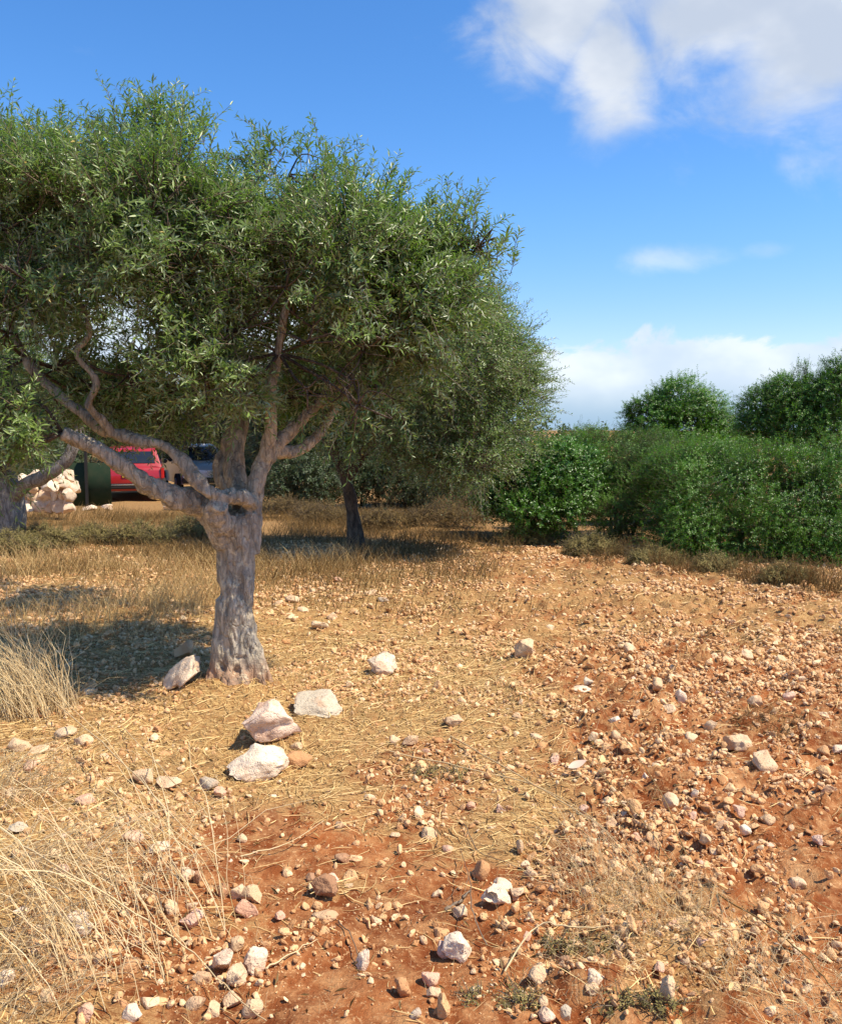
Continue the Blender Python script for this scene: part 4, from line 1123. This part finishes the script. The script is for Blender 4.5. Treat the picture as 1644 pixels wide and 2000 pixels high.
wl = [(1268, 1100, .42), (1300, 1112, .36), (1345, 1118, .30), (1440, 1128, .34), (1480, 1135, .38), (1525, 1145, .40), (1560, 1140, .36), (1600, 1150, .42), (1635, 1160, .48), (1215, 1090, .34), (1165, 1100, .26), (990, 1080, .30)]
wn = ['dead weed clump first from the left at the bushes, beside olive scrub', None]
names_ = ['tall dead weed clump where the path bends at the broad bush', 'dead weed clump just right of the path bend', 'short dead weed clump below the broad bush', 'dead weed clump left of a pair below the broad bush',
          'dead weed clump right of a pair below the broad bush', 'tall dead weed clump between broad bush and right-edge bush', 'dead weed clump below the thin spire of shoots', 'tall dead weed clump near the right edge',
          'tallest dead weed clump, cut by the right edge', 'dead weed clump beside the finer-leaved bush', 'small dead weed clump on the pale scrub', 'small dead weed clump on the olive-brown scrub']
for i, ((px, py, h_), lab) in enumerate(zip(wl, names_)):
    tuft(lab, px, py, 110, h_, .22, (.05, 0, 0), .25, .005, 200 + i, True, M_WEED, 'dead_weeds', 'weeds', 'dead weeds along the bushes')

for lab, px, py, r_, sd in (('grey-green creeping weed on the straw left of the crossing stalk', 860, 1520, .13, 91), ('small green weed low at bottom centre below the cobble', 975, 1960, .09, 92),
                            ('small green weed between the cobble and the upright cream stone', 1130, 1850, .10, 93), ('dusty green weed beside the upright cream stone', 1240, 1960, .10, 94)):
    g = G(px, py); mpp = F / g[1]
    bush(lab, px, py, [(px - r_ * mpp * .6, py - 4, g[1] + .02, r_ * .6, 1, .22), (px + r_ * mpp * .6, py - 4, g[1], r_ * .6, 1, .22), (px, py - 8, g[1] + .1, r_ * .6, 1, .25)],
         150, sd, M_SCRUB, .016, .005, 10, name='weed', cat='weed', group='low green weeds', L0=.03, L1=.07, thr=.1, up=.6)

# ------------------------------------------------------------------ small things on the ground
def one_stalk(label, pts, wd, m=M_STRAW, name='dry_stalk', cat='dry stalk', group='single dry stalks', heads=0, seed=0):
    """pts: (px, py, height above the ground)"""
    P3 = []
    for px, py, h_ in pts:
        g = G(px, py)
        if h_ > 0:
            d = ray(px, py); t_ = (EYE - g[2] - h_) / (-d[2]) if d[2] < 0 else 0
            g = np.array([d[0] * t_, d[1] * t_, EYE + d[2] * t_])
        P3.append(g + np.array([0, 0, .006]))
    c, r = catmull(np.array(P3), np.ones(len(P3)), 5)
    rng = np.random.default_rng(seed + 900)
    c = c + rng.normal(scale=.002, size=c.shape)
    o0 = c[0].copy()
    root = thing(name, label, cat, tuple(o0), 0, group)
    st_ = obj('stem', stalks('stem', (c - o0)[None], (np.linspace(1, .5, len(c)) * wd)[None], m), root)
    if heads:
        k = rng.integers(2, len(c) - 1, size=heads)
        dr = unit(unit(c[k + 0] - c[k - 1]) + rng.normal(scale=.5, size=(heads, 3)) + np.array([0, 0, .3]))
        V, T = leaves_from_sprays(rng, c[k] - o0, dr, np.full(heads, .05), 8, .014, .004)
        tmp = st_.data; new = merged('stem', tmp.copy(), V, T, m); st_.data = new
    return root
one_stalk('long straw stalk slanting from the left-edge tuft down towards the trio of stones', [(60, 1340, .05), (130, 1392, .12), (250, 1500, .18), (340, 1600, .16), (430, 1680, .05)], .009, seed=1)
one_stalk('long straw stalk with side heads crossing the lower left grass', [(0, 1620, .25), (120, 1700, .25), (240, 1770, .2), (360, 1850, .1), (440, 1930, .06), (520, 2000, .04)], .008, heads=10, seed=2)
one_stalk('straw stalk ending upright near the flat white slab', [(240, 1420, .02), (330, 1520, .12), (408, 1600, .14), (416, 1668, .01)], .0055, seed=3)
one_stalk('straw stalk lying between the white slab and the square tan stone', [(470, 1675, .01), (560, 1650, .03), (632, 1605, .04)], .007, seed=4)
one_stalk('pale bundle-like stalk crossing from straw mat to right-hand weeds', [(880, 1440, .01), (985, 1500, .05), (1060, 1545, .07), (1160, 1610, .08), (1250, 1700, .03)], .010, seed=5)
one_stalk('thinner stalk lying just under the pale crossing stalk', [(760, 1470, .01), (900, 1500, .03), (1050, 1540, .06), (1180, 1620, .06), (1330, 1800, .01)], .0075, seed=6)
one_stalk('thin brown stem rising to the long flat stone', [(1345, 1690, .02), (1290, 1550, .16), (1215, 1440, .16), (1150, 1352, .10)], .0055, M_WEED, seed=7)
one_stalk('thin brown stem standing left of the pale fallen leaf', [(1250, 1620, .01), (1180, 1520, .12), (1140, 1400, .2)], .005, M_WEED, seed=8)
one_stalk('thin brown forked stem in the right weeds', [(1320, 1700, .01), (1250, 1600, .1), (1160, 1500, .16), (1100, 1440, .2)], .005, M_WEED, seed=9)
one_stalk('straw stalk bent at a right angle at bottom centre', [(985, 1900, .01), (1048, 1812, .08), (1110, 1812, .09), (1190, 1812, .05)], .007, seed=10)
one_stalk('pale straw stalk lying across the bottom between trio and cobble', [(520, 1895, .01), (560, 1870, .02), (618, 1840, .02)], .008, seed=11)
one_stalk('stalk sloping out of the bottom right corner', [(1400, 1750, .02), (1500, 1810, .1), (1580, 1880, .12), (1644, 1960, .1)], .007, M_WEED, seed=12)
one_stalk('knotted brown root lying beside the holed stone', [(872, 1780, .004), (895, 1765, .012), (918, 1742, .014)], .020, M_TWIG, 'twig', 'twig', 'dead twigs on the soil', seed=13)
one_stalk('crooked dark twig standing between cobble and holed stone', [(950, 1850, .01), (925, 1790, .05), (915, 1720, .08), (900, 1660, .04)], .005, M_TWIG, 'twig', 'twig', 'dead twigs on the soil', seed=14)
one_stalk('thin dark twig lying behind the holed stone', [(905, 1610, .01), (935, 1665, .02), (1000, 1690, .015)], .005, M_TWIG, 'twig', 'twig', 'dead twigs on the soil', seed=15)
one_stalk('bare brown twig in the cracked soil left of the smooth cobble', [(660, 1800, .01), (690, 1840, .03), (705, 1900, .01)], .005, M_TWIG, 'twig', 'twig', 'dead twigs on the soil', seed=16)

def dead_leaf(label, px, py, L, wd, ang, m, h=.03):
    g = G(px, py)
    n = 9
    t = np.linspace(0, 1, n); wv = np.sin(PI * t ** .85) * wd * .5
    zc = .25 * L * (t - .5) ** 2 * 4 * .3
    V = []; 
    for i in range(n):
        V += [(t[i] * L, -wv[i], zc[i] + wv[i] * .35), (t[i] * L, 0, zc[i]), (t[i] * L, wv[i], zc[i] + wv[i] * .35)]
    V = np.array(V); V = np.vstack([V, V + np.array([0, 0, -.0012])])
    Qd = []
    k = n * 3
    for i in range(n - 1):
        for j in range(2):
            a = i * 3 + j
            Qd.append((a, a + 3, a + 4, a + 1)); Qd.append((k + a, k + a + 1, k + a + 4, k + a + 3))
    o = obj('dead_leaf', mesh_np('dead_leaf', V, Qd, None, True, [m]), None, (g[0], g[1], g[2] + h))
    o.rotation_euler = (.5, -.25, ang)
    tag(o, label, 'dead leaf', 'large dead leaves on the soil')
M_LEAF_PINK = simple('dead_leaf_pale', rgb(.62, .45, .33), .6, .3)
M_LEAF_TAN = simple('dead_leaf_tan', rgb(.66, .44, .20), .6, .3)
dead_leaf('pale pinkish pointed dead leaf above the right-hand weeds', 1108, 1522, .105, .040, .35, M_LEAF_PINK, .05)
dead_leaf('tan curled dead leaf hanging beside the pale pinkish leaf', 1172, 1510, .06, .040, 1.2, M_LEAF_TAN, .05)
dead_leaf('tan dead leaf low in the bottom right corner', 1425, 1960, .06, .035, .9, M_LEAF_TAN, .02)

# ------------------------------------------------------------------ cars behind the trees
def box_mesh(name, x0, x1, y0, y1, z0, z1, m, bev=.01):
    bm = bmesh.new()
    bmesh.ops.create_cube(bm, size=1)
    for v in bm.verts:
        v.co = Vector(((x0 + x1) / 2 + v.co.x * (x1 - x0), (y0 + y1) / 2 + v.co.y * (y1 - y0), (z0 + z1) / 2 + v.co.z * (z1 - z0)))
    if bev: bmesh.ops.bevel(bm, geom=list(bm.edges), offset=bev, segments=2, affect='EDGES')
    me = bpy.data.meshes.new(name); bm.to_mesh(me); bm.free(); me.materials.append(m)
    me.polygons.foreach_set('use_smooth', np.ones(len(me.polygons), dtype=bool)); me.set_sharp_from_angle(angle=.6)
    return me
M_GLASS = simple('car_glass', rgb(.015, .018, .02), .08, .8)
M_TYRE = simple('tyre_rubber', rgb(.02, .02, .02), .85, .2)
M_RIM = simple('wheel_rim', rgb(.45, .45, .45), .35, .5, .8)
M_CHROME = simple('bumper_metal', rgb(.65, .67, .70), .2, .6, .9)
M_LAMP = simple('tail_lamp_red', rgb(.50, .01, .01), .2, .6)
M_LAMPW = simple('head_lamp_clear', rgb(.7, .7, .7), .15, .7)
M_PLATE = simple('yellow_plate', rgb(.80, .52, .04), .45, .4)
M_BLACK = simple('black_trim', rgb(.015, .015, .015), .5, .4)

def car(label, loc, rz, paint, cat='car'):
    """estate-like hatchback, rear towards -y; 1.62 m wide, 3.9 m long"""
    root = thing('parked_car', label, cat, loc, rz, 'cars parked behind the grove')
    # side profile (y, z) of lower body, then cabin
    prof = [(-1.93, .30), (-1.97, .55), (-1.95, .80), (-1.88, .92), (-1.78, .96), (-1.0, .97), (0.3, .96), (.95, .92), (1.6, .82), (1.88, .70), (1.94, .50), (1.90, .30)]
    secs = [(-.80, .0), (-.785, -.03), (0, .02), (.785, -.03), (.80, 0)]
    bm = bmesh.new()
    xs = [(-.78, .90), (-.81, .98), (-.72, 1.0), (-.3, 1.012), (.3, 1.012), (.72, 1.0), (.81, .98), (.78, .90)]
    rows = []
    for xx, sc in xs:
        k = 0.965 if abs(xx) > .75 else 1.0
        row = []
        for (yy, zz) in prof:
            ww = xx * (1 - .06 * max(0, (abs(yy) - 1.2)))
            if zz > .8 and abs(xx) > .75: ww *= .965
            row.append(bm.verts.new((ww, yy * (1 if abs(xx) < .7 else .985), .30 + (zz - .30) * sc)))
        rows.append(row)
    for a, b in zip(rows[:-1], rows[1:]):
        for i in range(len(prof) - 1): bm.faces.new((a[i], b[i], b[i + 1], a[i + 1]))
        bm.faces.new((a[-1], b[-1], b[0], a[0]))
    bm.faces.new(rows[0][::-1]) ; bm.faces.new(rows[-1])
    # cabin
    cab = [(-1.86, .93, .74), (-1.62, 1.36, .62), (-1.45, 1.42, .60), (-.3, 1.45, .60), (.25, 1.38, .60), (.98, .91, .74)]
    L_, R_, Lm, Rm_ = [], [], [], []
    for yy, zz, ww in cab:
        L_.append(bm.verts.new((-ww, yy, zz - .03))); Lm.append(bm.verts.new((-ww * .8, yy, zz)))
        Rm_.append(bm.verts.new((ww * .8, yy, zz))); R_.append(bm.verts.new((ww, yy, zz - .03)))
    for a, b in ((L_, Lm), (Lm, Rm_), (Rm_, R_)):
        for i in range(5): bm.faces.new((a[i], b[i], b[i + 1], a[i + 1]))
    bm.faces.new([*L_][::1]); bm.faces.new([*R_][::-1])
    bmesh.ops.recalc_face_normals(bm, faces=bm.faces)
    bmesh.ops.bevel(bm, geom=list(bm.edges), offset=.02, segments=2, affect='EDGES', clamp_overlap=True)
    me = bpy.data.meshes.new('body'); bm.to_mesh(me); bm.free(); me.materials.append(paint)
    me.polygons.foreach_set('use_smooth', np.ones(len(me.polygons), dtype=bool)); me.set_sharp_from_angle(angle=.7)
    obj('body', me, root)
    def pane(name, pts, m, th=.012, parent=root):
        pts = [Vector(p) for p in pts]; n = (pts[1] - pts[0]).cross(pts[2] - pts[0]).normalized()
        bm = bmesh.new()
        f = [bm.verts.new(p + n * th) for p in pts]; g_ = [bm.verts.new(p - n * .02) for p in pts]
        bm.faces.new(f); bm.faces.new(g_[::-1])
        for i in range(len(pts)): bm.faces.new((f[i], g_[i], g_[(i + 1) % len(pts)], f[(i + 1) % len(pts)]))
        bmesh.ops.recalc_face_normals(bm, faces=bm.faces)
        return obj(name, bm, parent, m=m)
    pane('rear_window', [(-.58, -1.812, 1.02), (.58, -1.812, 1.02), (.50, -1.645, 1.32), (-.50, -1.645, 1.32)], M_GLASS)
    pane('windscreen', [(.60, .90, .965), (-.60, .90, .965), (-.50, .32, 1.34), (.50, .32, 1.34)], M_GLASS)
    for s in (-1, 1):
        pts = [(s * .735, -1.62, .97), (s * .735, -.72, .97), (s * .625, -.72, 1.35), (s * .630, -1.45, 1.31)]
        pts2 = [(s * .735, -.64, .97), (s * .735, .70, .97), (s * .625, .18, 1.33), (s * .625, -.64, 1.35)]
        for p_ in (pts, pts2): pane('side_window', p_[::-1] if s < 0 else p_, M_GLASS)
        obj('tail_light', box_mesh('tail_light', s * .77 - .06, s * .77 + .03, -1.965, -1.85, .62, .90, M_LAMP, .012), root)
        obj('headlight', box_mesh('headlight', s * .62 - .13, s * .62 + .13, 1.80, 1.93, .60, .74, M_LAMPW, .02), root)
        obj('wing_mirror', box_mesh('wing_mirror', s * .88 - .08, s * .88 + .06, .50, .62, .93, 1.05, M_BLACK, .03), root)
        for yy in (-1.22, 1.22):
            hub = Vector((s * .76, yy, .30))
            acc = Acc(); acc.tube([hub - Vector((.09, 0, 0)), hub - Vector((.085, 0, 0)), hub + Vector((.085, 0, 0)), hub + Vector((.09, 0, 0))], [.27, .30, .30, .27], 24, 1)
            ty = obj('wheel', acc.mesh('wheel', M_TYRE, False), root)
            acc = Acc(); acc.tube([hub + Vector((s * .06, 0, 0)), hub + Vector((s * .105, 0, 0))], [.19, .17], 16, 1)
            obj('rim', acc.mesh('rim', M_RIM, False), ty)
    bp = obj('bumper', box_mesh('bumper', -.80, .80, -2.05, -1.90, .36, .50, M_BLACK, .03), root)
    obj('bumper_strip', box_mesh('bumper_strip', -.79, .79, -2.062, -2.04, .455, .485, M_CHROME, .004), bp)
    obj('front_bumper', box_mesh('front_bumper', -.80, .80, 1.88, 2.02, .34, .50, M_BLACK, .03), root)
    obj('number_plate', box_mesh('number_plate', -.25, .25, -1.99, -1.965, .66, .77, M_PLATE, .003), root)
    acc = Acc(); acc.tube([(.45, -.1, 1.43), (.44, -.25, 1.75), (.43, -.36, 2.0)], [.006, .005, .003], 5, 2)
    obj('aerial', acc.mesh('aerial', M_BLACK, True), root)
    return root
M_RED = simple('red_car_paint', rgb(.36, .010, .012), .32, .5, 0, .5)  # red darkened to stand in for shade on the car
M_SILVER = simple('silver_car_paint', rgb(.62, .60, .55), .35, .5, .2, .4)
g = P(262, 960, 25)
car('red hatchback with yellow rear plate parked behind the olive limbs', (g[0], 25, float(H(g[0], 25))), .30, M_RED)
g = P(384, 960, 27.5)
car('silver-white car parked right of the red one, mostly hidden', (g[0], 27.5, float(H(g[0], 27.5))), PI + .45, M_SILVER)

# ------------------------------------------------------------------ limestone rocks and fence panel at the left
RR = np.random.default_rng(17)
rk, rl = [], []
for r_i, (py_r, row) in enumerate(((988, 'lowest'), (968, 'second'), (949, 'third'), (933, 'top'))):
    for c_i, nth in enumerate(('first', 'second', 'third', 'fourth', 'fifth', 'sixth')[:6 - (r_i == 3)]):
        rk.append((40 + c_i * 19 + r_i * 5 + RR.normal() * 2, py_r + RR.normal() * 2, 25 + RR.random() * 9, 24 + RR.random() * 6))
        rl.append('white rock in the low wall, %s course, %s from the pale trunk' % (row, nth))
rk += [(178, 985, 26, 10), (205, 990, 24, 10), (345, 965, 40, 22), (372, 970, 34, 18)]
rl += ['flat pale rock left of the red car', 'flat pale rock by the red car wheel', 'pale rock in front of the silver car', 'smaller pale rock right of the one before the silver car']
for (px, py, w_, h_), lab in zip(rk, rl):
    Yr = 16.5 if px < 170 else 19.0
    p = P(px, py, Yr)
    gz = float(H(p[0], Yr))
    V, T = rock_shape(RR, 3, w_ * .62 * Yr / F, w_ * .55 * Yr / F, h_ * .66 * Yr / F, .8, .14)
    me = mesh_np('rock', V, None, T, True, [M_STONE['white']]); me.set_sharp_from_angle(angle=.65)
    z = max(p[2], gz + h_ * .1 * Yr / F) if px < 170 else gz + h_ * .4 * Yr / F
    o = obj('rock', me, None, (p[0], Yr + RR.normal() * .1, z)); o.rotation_euler = (0, RR.normal() * .2, RR.normal() * .4)
    tag(o, lab, 'rock', 'limestone rocks beside the cars')
M_GREEN = simple('green_panel_paint', rgb(.018, .034, .018), .8, .1)
p = P(172, 960, 20.5); gz = float(H(p[0], 20.5))
fp = thing('fence_panel', 'dark green fence panel with a black post left of the red car', 'fence panel', (p[0], 20.5, gz))
V = []; nW = 41
for i in range(nW):
    x_ = -.62 + 1.16 * i / (nW - 1); yy = .0
    V += [(x_, yy, .05), (x_, yy, 1.05), (x_, yy + .012, .05), (x_, yy + .012, 1.05)]
Qf = []
for i in range(nW - 1):
    a = i * 4
    Qf += [(a, a + 4, a + 5, a + 1), (a + 2, a + 3, a + 7, a + 6), (a + 1, a + 5, a + 7, a + 3), (a, a + 2, a + 6, a + 4)]
obj('sheet', mesh_np('sheet', V, Qf, None, False, [M_GREEN]), fp)
obj('post', box_mesh('post', -.03, .03, -.09, -.03, -.1, 1.35, M_BLACK, .005), fp)
